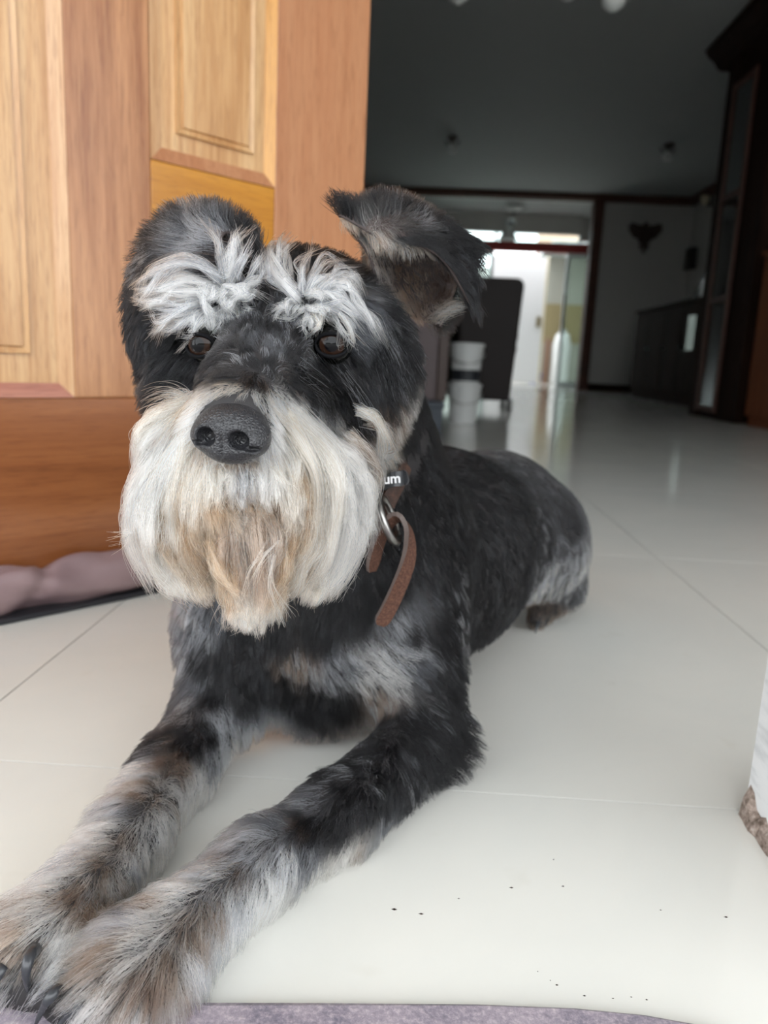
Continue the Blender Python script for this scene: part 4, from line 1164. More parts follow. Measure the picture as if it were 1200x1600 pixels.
# --- coat: where the hair grows, which way it lies, how long it is (mm), how much it stands up, which colours
BG = [
((0.0282,0.6871,0.2134),(0.7491,0.5278,-0.4003),9,.12,'K'),
((0.0639,0.6951,0.2025),(0.7394,0.5103,-0.4393),9,.12,'K'),
((0.1035,0.7141,0.1715),(0.5844,0.4825,-0.6524),9,.12,'K'),
((0.1593,0.7991,0.1172),(0.4058,0.224,-0.8861),12,.2,'G'),
((0.1668,0.8088,0.1293),(0.4058,0.224,-0.8861),10,.15,'K'),
((0.1417,0.7756,0.1218),(0.2427,-0.0828,-0.9666),10,.15,'KG'),
((0.1763,0.8096,0.1015),(-0.1438,-0.1981,-0.9696),14,.25,'S'),
((0.163,0.8035,0.0846),(-0.4383,-0.1916,-0.8782),16,.3,'SW'),
((0.1764,0.8152,0.0749),(-0.3569,-0.1954,-0.9135),15,.3,'SW'),
((0.1863,0.8387,0.0538),(0.053,-0.1924,-0.9799),12,.3,'G'),
((0.1292,0.7462,0.1086),(-0.1438,-0.1981,-0.9696),9,.15,'KG'),
((0.1575,0.8452,0.0273),(-0.1438,-0.1981,-0.9696),9,.2,'N'),
((0.1501,0.8449,0.0117),(-0.236,-0.1981,-0.9513),7,.2,'P'),
((0.1409,0.8482,0.0138),(-0.236,-0.1981,-0.9513),7,.2,'N'),
((0.0619,0.636,0.1619),(0.3056,0.3089,-0.9006),9,.12,'K'),
((0.0877,0.6561,0.136),(0.3221,0.2266,-0.9192),9,.12,'K'),
((0.0495,0.5855,0.1364),(0.2307,0.2273,-0.9461),10,.15,'K'),
((0.0247,0.5477,0.1938),(0.4121,0.3468,-0.8426),10,.15,'K'),
((0.0783,0.6459,0.0978),(0.1346,0.1015,-0.9857),10,.15,'K'),
((0.0693,0.6494,0.0726),(0.1346,0.1015,-0.9857),11,.18,'K'),
((0.0382,0.5433,0.1234),(0.3371,0.136,-0.9316),12,.2,'KG'),
((0.0218,0.5333,0.1591),(0.4227,0.1361,-0.896),10,.18,'K'),
((0.105,0.6817,0.1002),(0.2267,0.1046,-0.9683),9,.15,'K'),
((0.0045,0.5192,0.2249),(0.6173,0.2848,-0.7334),12,.2,'K'),
((0.0016,0.5203,0.1979),(0.4227,0.1361,-0.896),13,.2,'K'),
((-0.0015,0.518,0.171),(0.3242,0.017,-0.9458),13,.2,'K'),
((-0.0176,0.509,0.1451),(0.152,-0.1867,-0.9706),14,.22,'K'),
((-0.0342,0.5039,0.1273),(0.053,-0.1924,-0.9799),15,.25,'K'),
((-0.0599,0.5006,0.113),(-0.0466,-0.1963,-0.9794),16,.25,'K'),
((-0.087,0.5041,0.1054),(-0.0466,-0.1963,-0.9794),16,.25,'K'),
((-0.1136,0.5022,0.1091),(-0.0466,-0.1963,-0.9794),16,.25,'K'),
((-0.1371,0.5059,0.1251),(-0.1438,-0.1981,-0.9696),14,.25,'G'),
((-0.1516,0.5091,0.1137),(-0.2653,-0.1978,-0.9437),14,.28,'S'),
((-0.1571,0.5119,0.0981),(-0.3569,-0.1954,-0.9135),14,.3,'G'),
((-0.1458,0.5046,0.0873),(-0.3569,-0.1954,-0.9135),15,.3,'KG'),
((-0.1267,0.5011,0.0851),(-0.1438,-0.1981,-0.9696),15,.25,'K'),
((-0.105,0.5057,0.0798),(0.053,-0.1924,-0.9799),16,.25,'K'),
((-0.0831,0.5117,0.069),(0.053,-0.1924,-0.9799),18,.25,'K'),
((-0.065,0.517,0.053),(0.053,-0.1924,-0.9799),22,.25,'K'),
((-0.0465,0.5162,0.0596),(0.053,-0.1924,-0.9799),20,.25,'K'),
((-0.0779,0.5048,0.0915),(0.152,-0.1867,-0.9706),16,.25,'BS'),
((-0.0419,0.506,0.0886),(0.743,-0.1021,-0.6614),16,.25,'S'),
((-0.0284,0.5073,0.0865),(0.8428,-0.0727,-0.5333),18,.28,'LW'),
((-0.0149,0.5068,0.0852),(0.9162,-0.043,-0.3984),18,.28,'LW'),
((-0.0066,0.5067,0.1001),(0.8927,-0.0537,-0.4475),16,.28,'SW'),
((-0.0096,0.5073,0.1161),(0.5738,-0.1377,-0.8074),15,.25,'S'),
((0.0073,0.5079,0.091),(0.9334,-0.0342,-0.3573),15,.25,'G'),
((-0.0187,0.5101,0.0667),(0.5738,-0.1377,-0.8074),16,.25,'BS'),
((0.0016,0.5096,0.1136),(0.6814,-0.0084,-0.7318),13,.22,'KG'),
((0.0245,0.5196,0.1066),(0.6341,-0.0269,-0.7728),14,.25,'KG'),
((0.0213,0.5103,0.0813),(0.6411,-0.1251,-0.7572),15,.28,'K'),
((0.0414,0.5308,0.0638),(0.743,-0.1021,-0.6614),16,.3,'K'),
((0.0492,0.5217,0.0435),(0.9334,-0.0342,-0.3573),22,.5,'KG'),
((0.0509,0.5079,0.0258),(0.898,-0.0514,-0.437),24,.55,'K'),
((0.0426,0.5035,0.0103),(0.8301,-0.077,-0.5523),26,.55,'K'),
((0.0296,0.4871,0.0067),(0.4537,-0.1563,-0.8774),18,.3,'K'),
((0.0091,0.4956,0.0585),(0.6896,-0.1148,-0.715),16,.28,'KG'),
((-0.0129,0.4993,0.0504),(0.152,-0.1867,-0.9706),15,.25,'K'),
((0.0058,0.4657,0.0457),(0.2682,-0.1774,-0.9469),14,.25,'K'),
((0.0277,0.488,0.0398),(0.5738,-0.1377,-0.8074),17,.3,'K'),
((-0.019,0.4543,0.0502),(-0.5369,-0.1846,-0.8232),14,0.29,'KG'),
((-0.0094,0.4361,0.0391),(-0.2653,-0.1978,-0.9437),16,0.32,'KG'),
((0.007,0.4554,0.0243),(-0.0466,-0.1963,-0.9794),17,0.32,'KG'),
((-0.0238,0.4154,0.042),(-0.4839,-0.1887,-0.8545),14,0.29,'K'),
((-0.0082,0.434,0.0141),(-0.2653,-0.1978,-0.9437),17,0.32,'G'),
((-0.0411,0.4304,0.0489),(-0.8401,-0.1372,-0.5248),14,0.32,'KG'),
((-0.0536,0.4091,0.0437),(-0.8963,-0.12,-0.4269),16,0.35,'G'),
((-0.0335,0.4008,0.034),(-0.5563,-0.1828,-0.8106),17,0.32,'K'),
((-0.0508,0.3908,0.0392),(-0.6092,-0.1774,-0.7729),16,0.32,'NK'),
((-0.0673,0.3812,0.0443),(-0.8963,-0.12,-0.4269),17,.35,'G'),
((-0.0293,0.4026,0.0164),(-0.2653,-0.1978,-0.9437),17,0.32,'LB'),
((-0.0491,0.3806,0.0303),(-0.4839,-0.1887,-0.8545),18,0.32,'G'),
((-0.0431,0.3939,0.009),(-0.3569,-0.1954,-0.9135),18,0.32,'LW'),
((-0.0613,0.3681,0.038),(-0.5563,-0.1828,-0.8106),19,0.32,'SW'),
((-0.0688,0.3707,0.0434),(-0.6092,-0.1774,-0.7729),18,.32,'S'),
((-0.0771,0.3606,0.0421),(-0.6681,-0.1701,-0.7243),18,0.33,'S'),
((-0.0818,0.352,0.0403),(-0.6092,-0.1774,-0.7729),18,0.33,'BS'),
((-0.0654,0.3544,0.0286),(-0.4383,-0.1916,-0.8782),20,0.32,'W'),
((-0.0754,0.3389,0.0284),(-0.3214,-0.1965,-0.9263),20,0.32,'SW'),
((-0.0932,0.3443,0.0412),(-0.7812,-0.151,-0.6058),18,0.33,'SW'),
((-0.1015,0.3285,0.0416),(-0.7812,-0.151,-0.6058),19,0.33,'W'),
((-0.1081,0.3194,0.0411),(-0.7812,-0.151,-0.6058),20,0.33,'LB'),
((-0.0877,0.3243,0.0354),(-0.4383,-0.1916,-0.8782),20,0.32,'BS'),
((-0.0816,0.3251,0.0246),(-0.3214,-0.1965,-0.9263),22,0.32,'SW'),
((-0.0934,0.3118,0.0346),(-0.4383,-0.1916,-0.8782),22,0.32,'B'),
((-0.1066,0.3057,0.0385),(-0.6092,-0.1774,-0.7729),22,0.33,'LB'),
((-0.1193,0.3078,0.0391),(-0.7232,-0.1618,-0.6715),22,0.33,'S'),
((-0.1114,0.2943,0.0377),(-0.5563,-0.1828,-0.8106),22,0.32,'LB'),
((-0.1227,0.2935,0.0374),(-0.6681,-0.1701,-0.7243),22,0.32,'B'),
((-0.1298,0.2893,0.0339),(-0.6681,-0.1701,-0.7243),22,0.32,'BS'),
((-0.0996,0.2936,0.0328),(-0.3214,-0.1965,-0.9263),22,0.32,'B'),
((-0.0907,0.3024,0.0258),(-0.1438,-0.1981,-0.9696),22,0.32,'SW'),
((-0.0912,0.2941,0.0197),(0.053,-0.1924,-0.9799),19,0.32,'LB'),
((-0.1049,0.2839,0.0312),(-0.3569,-0.1954,-0.9135),19,0.32,'N'),
((-0.1173,0.2794,0.031),(-0.5563,-0.1828,-0.8106),19,0.32,'B'),
((-0.1327,0.2824,0.0269),(-0.6681,-0.1701,-0.7243),19,0.32,'LB'),
((-0.1109,0.2772,0.0272),(-0.3569,-0.1954,-0.9135),17,0.32,'LB'),
((-0.1343,0.279,0.0202),(-0.6092,-0.1774,-0.7729),17,0.32,'LW'),
((-0.1306,0.4989,0.0667),(-0.0466,-0.1963,-0.9794),17,0.32,'KG'),
((-0.1494,0.5011,0.0645),(-0.3569,-0.1954,-0.9135),17,0.35,'G'),
((-0.1636,0.5022,0.0485),(-0.6092,-0.1774,-0.7729),17,0.39,'KG'),
((-0.1135,0.5037,0.0608),(0.2476,-0.1793,-0.9521),17,0.32,'K'),
((-0.1237,0.49,0.0522),(0.053,-0.1924,-0.9799),17,0.29,'S'),
((-0.1113,0.5052,0.0358),(0.152,-0.1867,-0.9706),17,0.32,'S'),
((-0.1324,0.4729,0.0507),(-0.1438,-0.1981,-0.9696),16,0.32,'KG'),
((-0.116,0.496,0.0205),(-0.1438,-0.1981,-0.9696),17,0.29,'SW'),
((-0.1222,0.4672,0.0311),(-0.1438,-0.1981,-0.9696),17,0.29,'S'),
((-0.1404,0.4563,0.0496),(-0.3569,-0.1954,-0.9135),16,0.32,'NK'),
((-0.1594,0.4498,0.0471),(-0.7232,-0.1618,-0.6715),17,0.41,'KG'),
((-0.142,0.4346,0.0435),(-0.4839,-0.1887,-0.8545),17,0.35,'N'),
((-0.1592,0.4317,0.0439),(-0.7812,-0.151,-0.6058),18,0.43,'SW'),
((-0.1311,0.4387,0.0331),(-0.3569,-0.1954,-0.9135),17,.3,'LW'),
((-0.1231,0.4709,0.0172),(-0.236,-0.1981,-0.9513),17,.28,'W'),
((-0.1293,0.4539,0.0081),(-0.3214,-0.1965,-0.9263),17,.28,'W'),
((-0.1321,0.3976,0.0286),(-0.3214,-0.1965,-0.9263),17,.28,'W'),
((-0.1198,0.4834,0.0343),(0.053,-0.1924,-0.9799),16,.25,'SW'),
((-0.1245,0.4601,0.0117),(-0.236,-0.1981,-0.9513),17,0.29,'W'),
((-0.1317,0.4272,0.0223),(-0.3569,-0.1954,-0.9135),17,0.29,'W'),
((-0.139,0.4132,0.0391),(-0.4839,-0.1887,-0.8545),17,0.33,'LB'),
((-0.1467,0.4023,0.0451),(-0.6092,-0.1774,-0.7729),18,0.35,'LB'),
((-0.1525,0.3875,0.0457),(-0.7812,-0.151,-0.6058),18,0.35,'S'),
((-0.1371,0.3851,0.0364),(-0.4383,-0.1916,-0.8782),18,0.31,'LW'),
((-0.1334,0.3844,0.021),(-0.3214,-0.1965,-0.9263),18,0.29,'W'),
((-0.1453,0.3683,0.0391),(-0.5563,-0.1828,-0.8106),18,0.32,'LB'),
((-0.1557,0.3679,0.0424),(-0.7232,-0.1618,-0.6715),18,0.32,'LW'),
((-0.1383,0.3584,0.0274),(-0.3214,-0.1965,-0.9263),19,0.29,'SW'),
((-0.139,0.3424,0.0279),(-0.3214,-0.1965,-0.9263),19,0.29,'B'),
((-0.1481,0.3408,0.0394),(-0.5563,-0.1828,-0.8106),19,0.31,'LB'),
((-0.1634,0.3459,0.0419),(-0.7232,-0.1618,-0.6715),19,0.32,'SW'),
((-0.1522,0.3275,0.0382),(-0.5563,-0.1828,-0.8106),20,0.31,'BS'),
((-0.1653,0.3284,0.04),(-0.7232,-0.1618,-0.6715),20,0.32,'LW'),
((-0.1419,0.3178,0.0325),(-0.3569,-0.1954,-0.9135),20,0.31,'B'),
((-0.1686,0.3156,0.0391),(-0.7232,-0.1618,-0.6715),20,0.32,'LB'),
((-0.1581,0.3064,0.0369),(-0.5563,-0.1828,-0.8106),20,0.31,'W'),
((-0.1493,0.3069,0.0339),(-0.4383,-0.1916,-0.8782),20,0.31,'LW'),
((-0.168,0.302,0.0364),(-0.5563,-0.1828,-0.8106),20,0.31,'P'),
((-0.1592,0.296,0.0322),(-0.4383,-0.1916,-0.8782),20,0.31,'B'),
((-0.1695,0.293,0.0305),(-0.5563,-0.1828,-0.8106),20,0.31,'P'),
((-0.1477,0.2965,0.0294),(-0.3569,-0.1954,-0.9135),19,0.31,'W'),
((-0.1643,0.2882,0.0253),(-0.4383,-0.1916,-0.8782),18,0.31,'LW'),
((-0.154,0.2911,0.0269),(-0.4383,-0.1916,-0.8782),18,0.31,'BS'),
((-0.182,0.3111,0.0346),(-0.7232,-0.1618,-0.6715),20,0.31,'B'),
((-0.0051,0.5023,0.248),(0.3371,0.136,-0.9316),13,.2,'K'),
((-0.0204,0.4989,0.2181),(0.2427,-0.0828,-0.9666),14,.2,'K'),
((0.0024,0.5174,0.264),(0.5132,0.2558,-0.8193),12,.2,'K'),
((-0.0664,0.4429,0.3541),(0.0425,0.4948,0.8679),9,.2,'K'),
((-0.0816,0.4294,0.3452),(-0.0601,0.4005,0.9143),9,.2,'K'),
((-0.0452,0.4467,0.3486),(0.4074,0.5208,0.7502),10,.2,'K'),
((-0.0289,0.477,0.3453),(0.7265,0.6128,0.3109),12,.2,'KG'),
((-0.0654,0.4164,0.3347),(-0.0565,0.289,0.9557),8,.2,'KG'),
((-0.0775,0.4094,0.3272),(-0.0565,0.289,0.9557),7,.2,'K'),
((-0.0745,0.3945,0.3137),(-0.053,0.1924,0.9799),6,.15,'KG'),
((-0.073,0.3795,0.3026),(-0.1628,0.1859,0.969),5,.15,'G'),
((-0.0628,0.3849,0.2984),(0.3989,0.1936,0.8963),5,.15,'KG'),
((-0.0815,0.3686,0.2976),(-0.4936,0.1506,0.8565),5,.15,'KG'),
((-0.0718,0.3661,0.292),(-0.053,0.1924,0.9799),5,.15,'KG'),
((-0.0759,0.357,0.2876),(-0.3214,-0.1965,-0.9263),7,.15,'NK'),
((-0.0874,0.3552,0.2886),(-0.8401,-0.1372,-0.5248),8,.15,'K'),
((-0.1006,0.3708,0.2922),(-0.7812,-0.151,-0.6058),8,.15,'K'),
((-0.0639,0.3735,0.2893),(0.8927,-0.0537,-0.4475),8,.15,'NK'),
((-0.0564,0.3871,0.283),(0.7921,-0.0887,-0.6039),9,.15,'KG'),
((-0.0524,0.4032,0.2941),(0.4936,-0.1506,-0.8565),9,.15,'K'),
((-0.0342,0.4227,0.2998),(0.5738,-0.1377,-0.8074),11,.2,'K'),
((-0.022,0.4399,0.3179),(0.6814,-0.0084,-0.7318),26,.35,'KG'),
((-0.0316,0.4411,0.3314),(0.8327,0.041,-0.5522),30,.35,'KG'),
((-0.0173,0.4326,0.3006),(0.4475,-0.0565,-0.8925),24,.35,'KG'),
((-0.0347,0.4187,0.3198),(0.7432,-0.2,-0.6385),26,.35,'G'),
((-0.037,0.4219,0.2826),(0.4537,-0.1563,-0.8774),11,.18,'K'),
((-0.0468,0.4153,0.2858),(0.3658,-0.1673,-0.9155),9,.15,'KG'),
((-0.0234,0.425,0.2866),(0.3597,-0.0637,-0.9309),12,.2,'K'),
((-0.0264,0.4259,0.2725),(0.2625,-0.0707,-0.9624),12,.2,'NK'),
((-0.0194,0.4314,0.2689),(0.4733,0.0669,-0.8783),15,.25,'NK'),
((-0.0152,0.4449,0.2601),(0.5533,0.0686,-0.8302),18,.3,'LB'),
((-0.0249,0.4843,0.2428),(0.6341,-0.0269,-0.7728),18,.3,'C'),
((-0.0281,0.432,0.2613),(0.3597,-0.0637,-0.9309),14,.2,'NK'),
((-0.0351,0.4268,0.2685),(0.2476,-0.1793,-0.9521),12,.2,'NK'),
((-0.1287,0.4225,0.2956),(-0.6092,-0.1774,-0.7729),16,.3,'K'),
((-0.1395,0.4229,0.2883),(-0.5563,-0.1828,-0.8106),20,.35,'K'),
((-0.1324,0.4227,0.2782),(-0.4839,-0.1887,-0.8545),18,.3,'K'),
((-0.1222,0.4246,0.3028),(-0.7327,-0.1602,-0.6615),10,.2,'K'),
((-0.1099,0.4179,0.3265),(-0.2942,0.4011,0.8675),10,.2,'KG'),
((-0.1202,0.43,0.3438),(-0.3982,0.3824,0.8338),10,.2,'K'),
((-0.0944,0.4249,0.3376),(-0.0601,0.4005,0.9143),9,.2,'K'),
((-0.0741,0.3488,0.2808),(0.2934,-0.175,-0.9398),7,.12,'WC'),
((-0.0838,0.3465,0.2827),(-0.6681,-0.1701,-0.7243),9,.12,'C'),
((-0.0669,0.3576,0.2792),(0.743,-0.1021,-0.6614),12,.14,'WC'),
((-0.0604,0.3734,0.271),(0.743,-0.1021,-0.6614),18,.12,'W'),
((-0.0933,0.3442,0.2772),(-0.8688,-0.1291,-0.478),16,.12,'WC'),
((-0.0997,0.3462,0.271),(-0.8903,-0.1221,-0.4386),20,.14,'W'),
((-0.0658,0.353,0.2634),(0.6411,-0.1251,-0.7572),16,.2,'W'),
((-0.1054,0.3552,0.2582),(-0.5563,-0.1828,-0.8106),16,.2,'WC'),
((-0.055,0.4296,0.2638),(0.6411,-0.1251,-0.7572),22,.2,'W'),
((-0.0858,0.5151,0.1716),(0.053,-0.1924,-0.9799),14,.2,'K'),
((-0.0368,0.5021,0.1994),(0.2476,-0.1793,-0.9521),14,.2,'K'),
]
V, F = BODY_VF
EYES = np.array([(-0.0463,0.408,0.3064), (-0.1132,0.41,0.3032)])
NOSE_C = np.array((-0.0832,0.34,0.266))
CAMP = np.array((0, 0, .30))
CLAWS = np.array([(-0.158,0.286,0.036), (-0.1597,0.2861,0.026), (-0.1611,0.2899,0.014), (-0.1453,0.2787,0.024), (-0.15,0.2795,0.015), (-0.1357,0.2771,0.018)])
def coat_weight(c, n_):
    w = np.where(((CAMP - c) * n_).sum(1) > -.03, 1.0, .35)
    dist = np.linalg.norm(c - CAMP, axis=1)
    w *= np.clip((.42 / dist) ** 1.6, .25, 1.6)
    for e in EYES: w *= (np.linalg.norm(c - e, axis=1) > .0135)
    w *= (np.linalg.norm(c - NOSE_C, axis=1) > .0175)
    w *= (c[:, 2] > .0025)
    for q in CLAWS: w *= np.clip((np.linalg.norm(c - q, axis=1) - .006) / .006, 0.03, 1)
    for q in COLLAR_LOOP: w *= (np.linalg.norm(c - q, axis=1) > .011)
    w *= 1 - .85 * (BEARD.value(c) < -.001)
    return w
P = surface_samples(V, F, 190000, coat_weight)
N = BODY.grad(P)
groom('coat', dog, P, N, BG, seg=6, radius=.000125, field=BODY, clump=.66, clump_n=6500, gravity=.12, lenvar=.4, curl=.16, seed=3, avoid=[((-0.0457,0.402,0.3063),.0058),((-0.1116,0.404,0.3032),.0062),((-0.0447,0.394,0.3062),.0054),((-0.1088,0.394,0.3031),.0058)])

# --- beard and moustache
BRD = [
# left moustache (image left)
((-0.0969,0.3575,0.2704),(-0.8901,-0.3929,-0.231),42,.08,'VC',(-0.099,-0.1,-0.9901)),
((-0.1061,0.3576,0.2609),(-0.7679,-0.4331,-0.4719),42,.10,'V',(0.0489,-0.094,-0.9944)),
((-0.1177,0.36,0.2479),(-0.538,-0.3715,-0.7567),44,.18,'V',(0.0984,-0.0914,-0.9909)),
((-0.1259,0.3609,0.2349),(-0.2796,-0.1975,-0.9396),42,.15,'V',(0.2427,-0.0828,-0.9666)),
((-0.1335,0.371,0.2199),(-0.0466,-0.1963,-0.9794),40,.15,'V',(0.3323,-0.0763,-0.9401)),
((-0.1332,0.3758,0.2057),(0.152,-0.1867,-0.9706),36,.15,'V',(0.4175,-0.1152,-0.9013)),
((-0.1274,0.3781,0.1953),(0.2476,-0.1793,-0.9521),32,.15,'C',(0.4936,-0.1506,-0.8565)),
((-0.1165,0.3752,0.1933),(0.2476,-0.1793,-0.9521),28,.15,'CT',(0.4198,-0.1608,-0.8933)),
((-0.1107,0.3723,0.2044),(0.152,-0.1867,-0.9706),34,.12,'CT',(0.4198,-0.1608,-0.8933)),
((-0.1112,0.3637,0.2226),(0.053,-0.1924,-0.9799),36,.12,'CT',(0.3375,-0.1705,-0.9258)),
((-0.1158,0.3584,0.2328),(-0.0466,-0.1963,-0.9794),40,.12,'C',(0.2934,-0.175,-0.9398)),
((-0.1021,0.3542,0.2342),(0.053,-0.1924,-0.9799),34,.10,'T',(0.2476,-0.1793,-0.9521)),
((-0.1072,0.3663,0.2223),(0.053,-0.1924,-0.9799),22,.06,'N',(0.2476,-0.1793,-0.9521)),
((-0.1053,0.3741,0.2143),(0.152,-0.1867,-0.9706),30,.10,'T',(0.3375,-0.1705,-0.9258)),
((-0.0983,0.3515,0.25),(-0.236,-0.1981,-0.9513),30,.12,'C',(0.152,-0.1867,-0.9706)),
((-0.0935,0.3504,0.2444),(-0.0466,-0.1963,-0.9794),22,.12,'CT',(0.053,-0.1924,-0.9799)),
# under the nose
((-0.0876,0.3509,0.2431),(0.0565,-0.289,-0.9557),16,.18,'V',(0.053,-0.1924,-0.9799)),
((-0.0802,0.3516,0.2425),(0.1551,-0.2828,-0.9466),16,.18,'S',(0.152,-0.1867,-0.9706)),
((-0.0729,0.3524,0.2445),(0.2502,-0.2741,-0.9286),20,.16,'V',(0.152,-0.1867,-0.9706)),
((-0.091,0.3524,0.2366),(0.053,-0.1924,-0.9799),14,.15,'CT',(0.053,-0.1924,-0.9799)),
((-0.0808,0.3543,0.2353),(0.053,-0.1924,-0.9799),13,.15,'T',(0.053,-0.1924,-0.9799)),
((-0.0687,0.3545,0.2374),(0.2476,-0.1793,-0.9521),16,.15,'CT',(0.053,-0.1924,-0.9799)),
# right moustache (image right)
((-0.0693,0.3708,0.2708),(0.9302,-0.31,-0.1965),44,.04,'V',(0.2427,-0.0828,-0.9666)),
((-0.0591,0.3673,0.2592),(0.6417,-0.222,-0.7341),40,.06,'VC',(0.2427,-0.0828,-0.9666)),
((-0.0482,0.3796,0.2553),(0.5986,-0.2231,-0.7694),44,.06,'V',(0.1474,-0.0887,-0.9851)),
((-0.0395,0.3759,0.2451),(0.4198,-0.1608,-0.8933),44,.08,'V',(-0.0008,-0.0962,-0.9954)),
((-0.0317,0.3895,0.2352),(0.2934,-0.175,-0.9398),44,.15,'V',(-0.1468,-0.1015,-0.9839)),
((-0.0287,0.3909,0.2217),(0.1027,-0.1898,-0.9764),40,.15,'V',(-0.2811,-0.1511,-0.9477)),
((-0.0332,0.3914,0.2059),(-0.0466,-0.1963,-0.9794),34,.15,'V',(-0.3989,-0.1936,-0.8963)),
((-0.0375,0.3874,0.1981),(-0.1438,-0.1981,-0.9696),30,.15,'C',(-0.468,-0.1898,-0.8631)),
((-0.0466,0.3803,0.196),(-0.1438,-0.1981,-0.9696),26,.15,'C',(-0.3989,-0.1936,-0.8963)),
((-0.053,0.3763,0.21),(-0.1438,-0.1981,-0.9696),30,.12,'CT',(-0.3214,-0.1965,-0.9263)),
((-0.0556,0.3692,0.2277),(-0.0466,-0.1963,-0.9794),30,.10,'T',(-0.236,-0.1981,-0.9513)),
((-0.0552,0.3716,0.2221),(0.053,-0.1924,-0.9799),20,.06,'N',(-0.236,-0.1981,-0.9513)),
((-0.0462,0.3692,0.2314),(0.053,-0.1924,-0.9799),38,.12,'VC',(-0.236,-0.1981,-0.9513)),
((-0.0374,0.3776,0.2238),(0.053,-0.1924,-0.9799),38,.12,'V',(-0.2796,-0.1975,-0.9396)),
((-0.0599,0.3555,0.2454),(0.2476,-0.1793,-0.9521),28,.14,'C',(-0.0466,-0.1963,-0.9794)),
((-0.0616,0.3578,0.2357),(0.152,-0.1867,-0.9706),22,.12,'T',(-0.0466,-0.1963,-0.9794)),
((-0.0522,0.3652,0.2444),(0.3396,-0.2632,-0.903),36,.15,'VC',(-0.0466,-0.1963,-0.9794)),
# chin
((-0.0883,0.3605,0.2244),(-0.0914,-0.2929,-0.9518),34,.15,'P',(0.053,-0.1924,-0.9799)),
((-0.0775,0.3608,0.2265),(0.0565,-0.289,-0.9557),36,.18,'BS',(0.053,-0.1924,-0.9799)),
((-0.0677,0.3666,0.2243),(0.2032,-0.2787,-0.9386),34,.15,'P',(0.053,-0.1924,-0.9799)),
((-0.0925,0.3648,0.2105),(-0.0466,-0.1963,-0.9794),34,.12,'T',(0.152,-0.1867,-0.9706)),
((-0.0775,0.3616,0.2121),(0.053,-0.1924,-0.9799),36,.12,'LP',(0.053,-0.1924,-0.9799)),
((-0.0652,0.3719,0.2104),(0.1027,-0.1898,-0.9764),34,.12,'T',(-0.0956,-0.1974,-0.9756)),
((-0.0858,0.3639,0.1948),(0.053,-0.1924,-0.9799),28,.15,'CT',(0.152,-0.1867,-0.9706)),
((-0.0762,0.3639,0.1921),(0.053,-0.1924,-0.9799),26,.15,'C',(0.053,-0.1924,-0.9799)),
((-0.0691,0.368,0.1947),(0.053,-0.1924,-0.9799),26,.15,'CT',(-0.0956,-0.1974,-0.9756)),
((-0.077,0.3654,0.1817),(0.053,-0.1924,-0.9799),18,.2,'C',(0.053,-0.1924,-0.9799)),
]
EL_OUT = [
((-0.0452,0.455,0.3755),(-0.5915,0.0426,0.8052),18,.55,'K'),
((-0.0259,0.462,0.3819),(-0.2476,0.1793,0.9521),18,.55,'K'),
((-0.0078,0.468,0.3832),(0.4491,0.191,0.8728),13,.25,'KG'),
((0.0112,0.47,0.3748),(0.9162,-0.043,-0.3984),15,.25,'K'),
((0.0269,0.474,0.3653),(0.6411,-0.1251,-0.7572),14,.2,'K'),
((0.0285,0.465,0.3428),(0.2476,-0.1793,-0.9521),15,.15,'K'),
((0.0116,0.453,0.3584),(0.743,-0.1021,-0.6614),16,.15,'K'),
((-0.0104,0.45,0.3674),(0.9162,-0.043,-0.3984),15,.12,'K'),
((-0.0291,0.452,0.3677),(0.3982,-0.3824,-0.8338),18,.2,'LB'),
((-0.0177,0.45,0.3699),(0.8416,-0.1854,-0.5073),14,.15,'K'),
((-0.0361,0.455,0.3741),(-0.4,0.1633,0.9019),14,.35,'K'),
((-0.0089,0.515,0.3577),(-0.0595,0.3809,0.9227),12,.2,'K'),
]
EL_IN = [
((-0.0232,0.462,0.3618),(0.1566,-0.3744,-0.9139),14,.3,'C'),
((-0.0287,0.462,0.3439),(0.2504,-0.3645,-0.8969),14,.3,'LB'),
((-0.0104,0.5,0.3521),(0.4371,-0.4017,-0.8047),6,.25,'T'),
((-0.0009,0.498,0.3599),(0.1968,-0.4435,-0.8744),6,.25,'P'),
((0.0136,0.497,0.3489),(-0.2232,-0.5987,-0.7692),7,.25,'N'),
((-0.0094,0.498,0.3327),(0.4437,-0.6313,-0.636),14,.4,'P'),
((0.0107,0.487,0.3271),(0.9591,-0.283,0.0005),24,.45,'C'),
((0.0038,0.482,0.3227),(0.8501,-0.3921,-0.3516),24,.45,'WC'),
((0.0118,0.456,0.3571),(0.743,-0.1021,-0.6614),8,.2,'K'),
((0.0262,0.462,0.3353),(0.2476,-0.1793,-0.9521),10,.2,'K'),
]
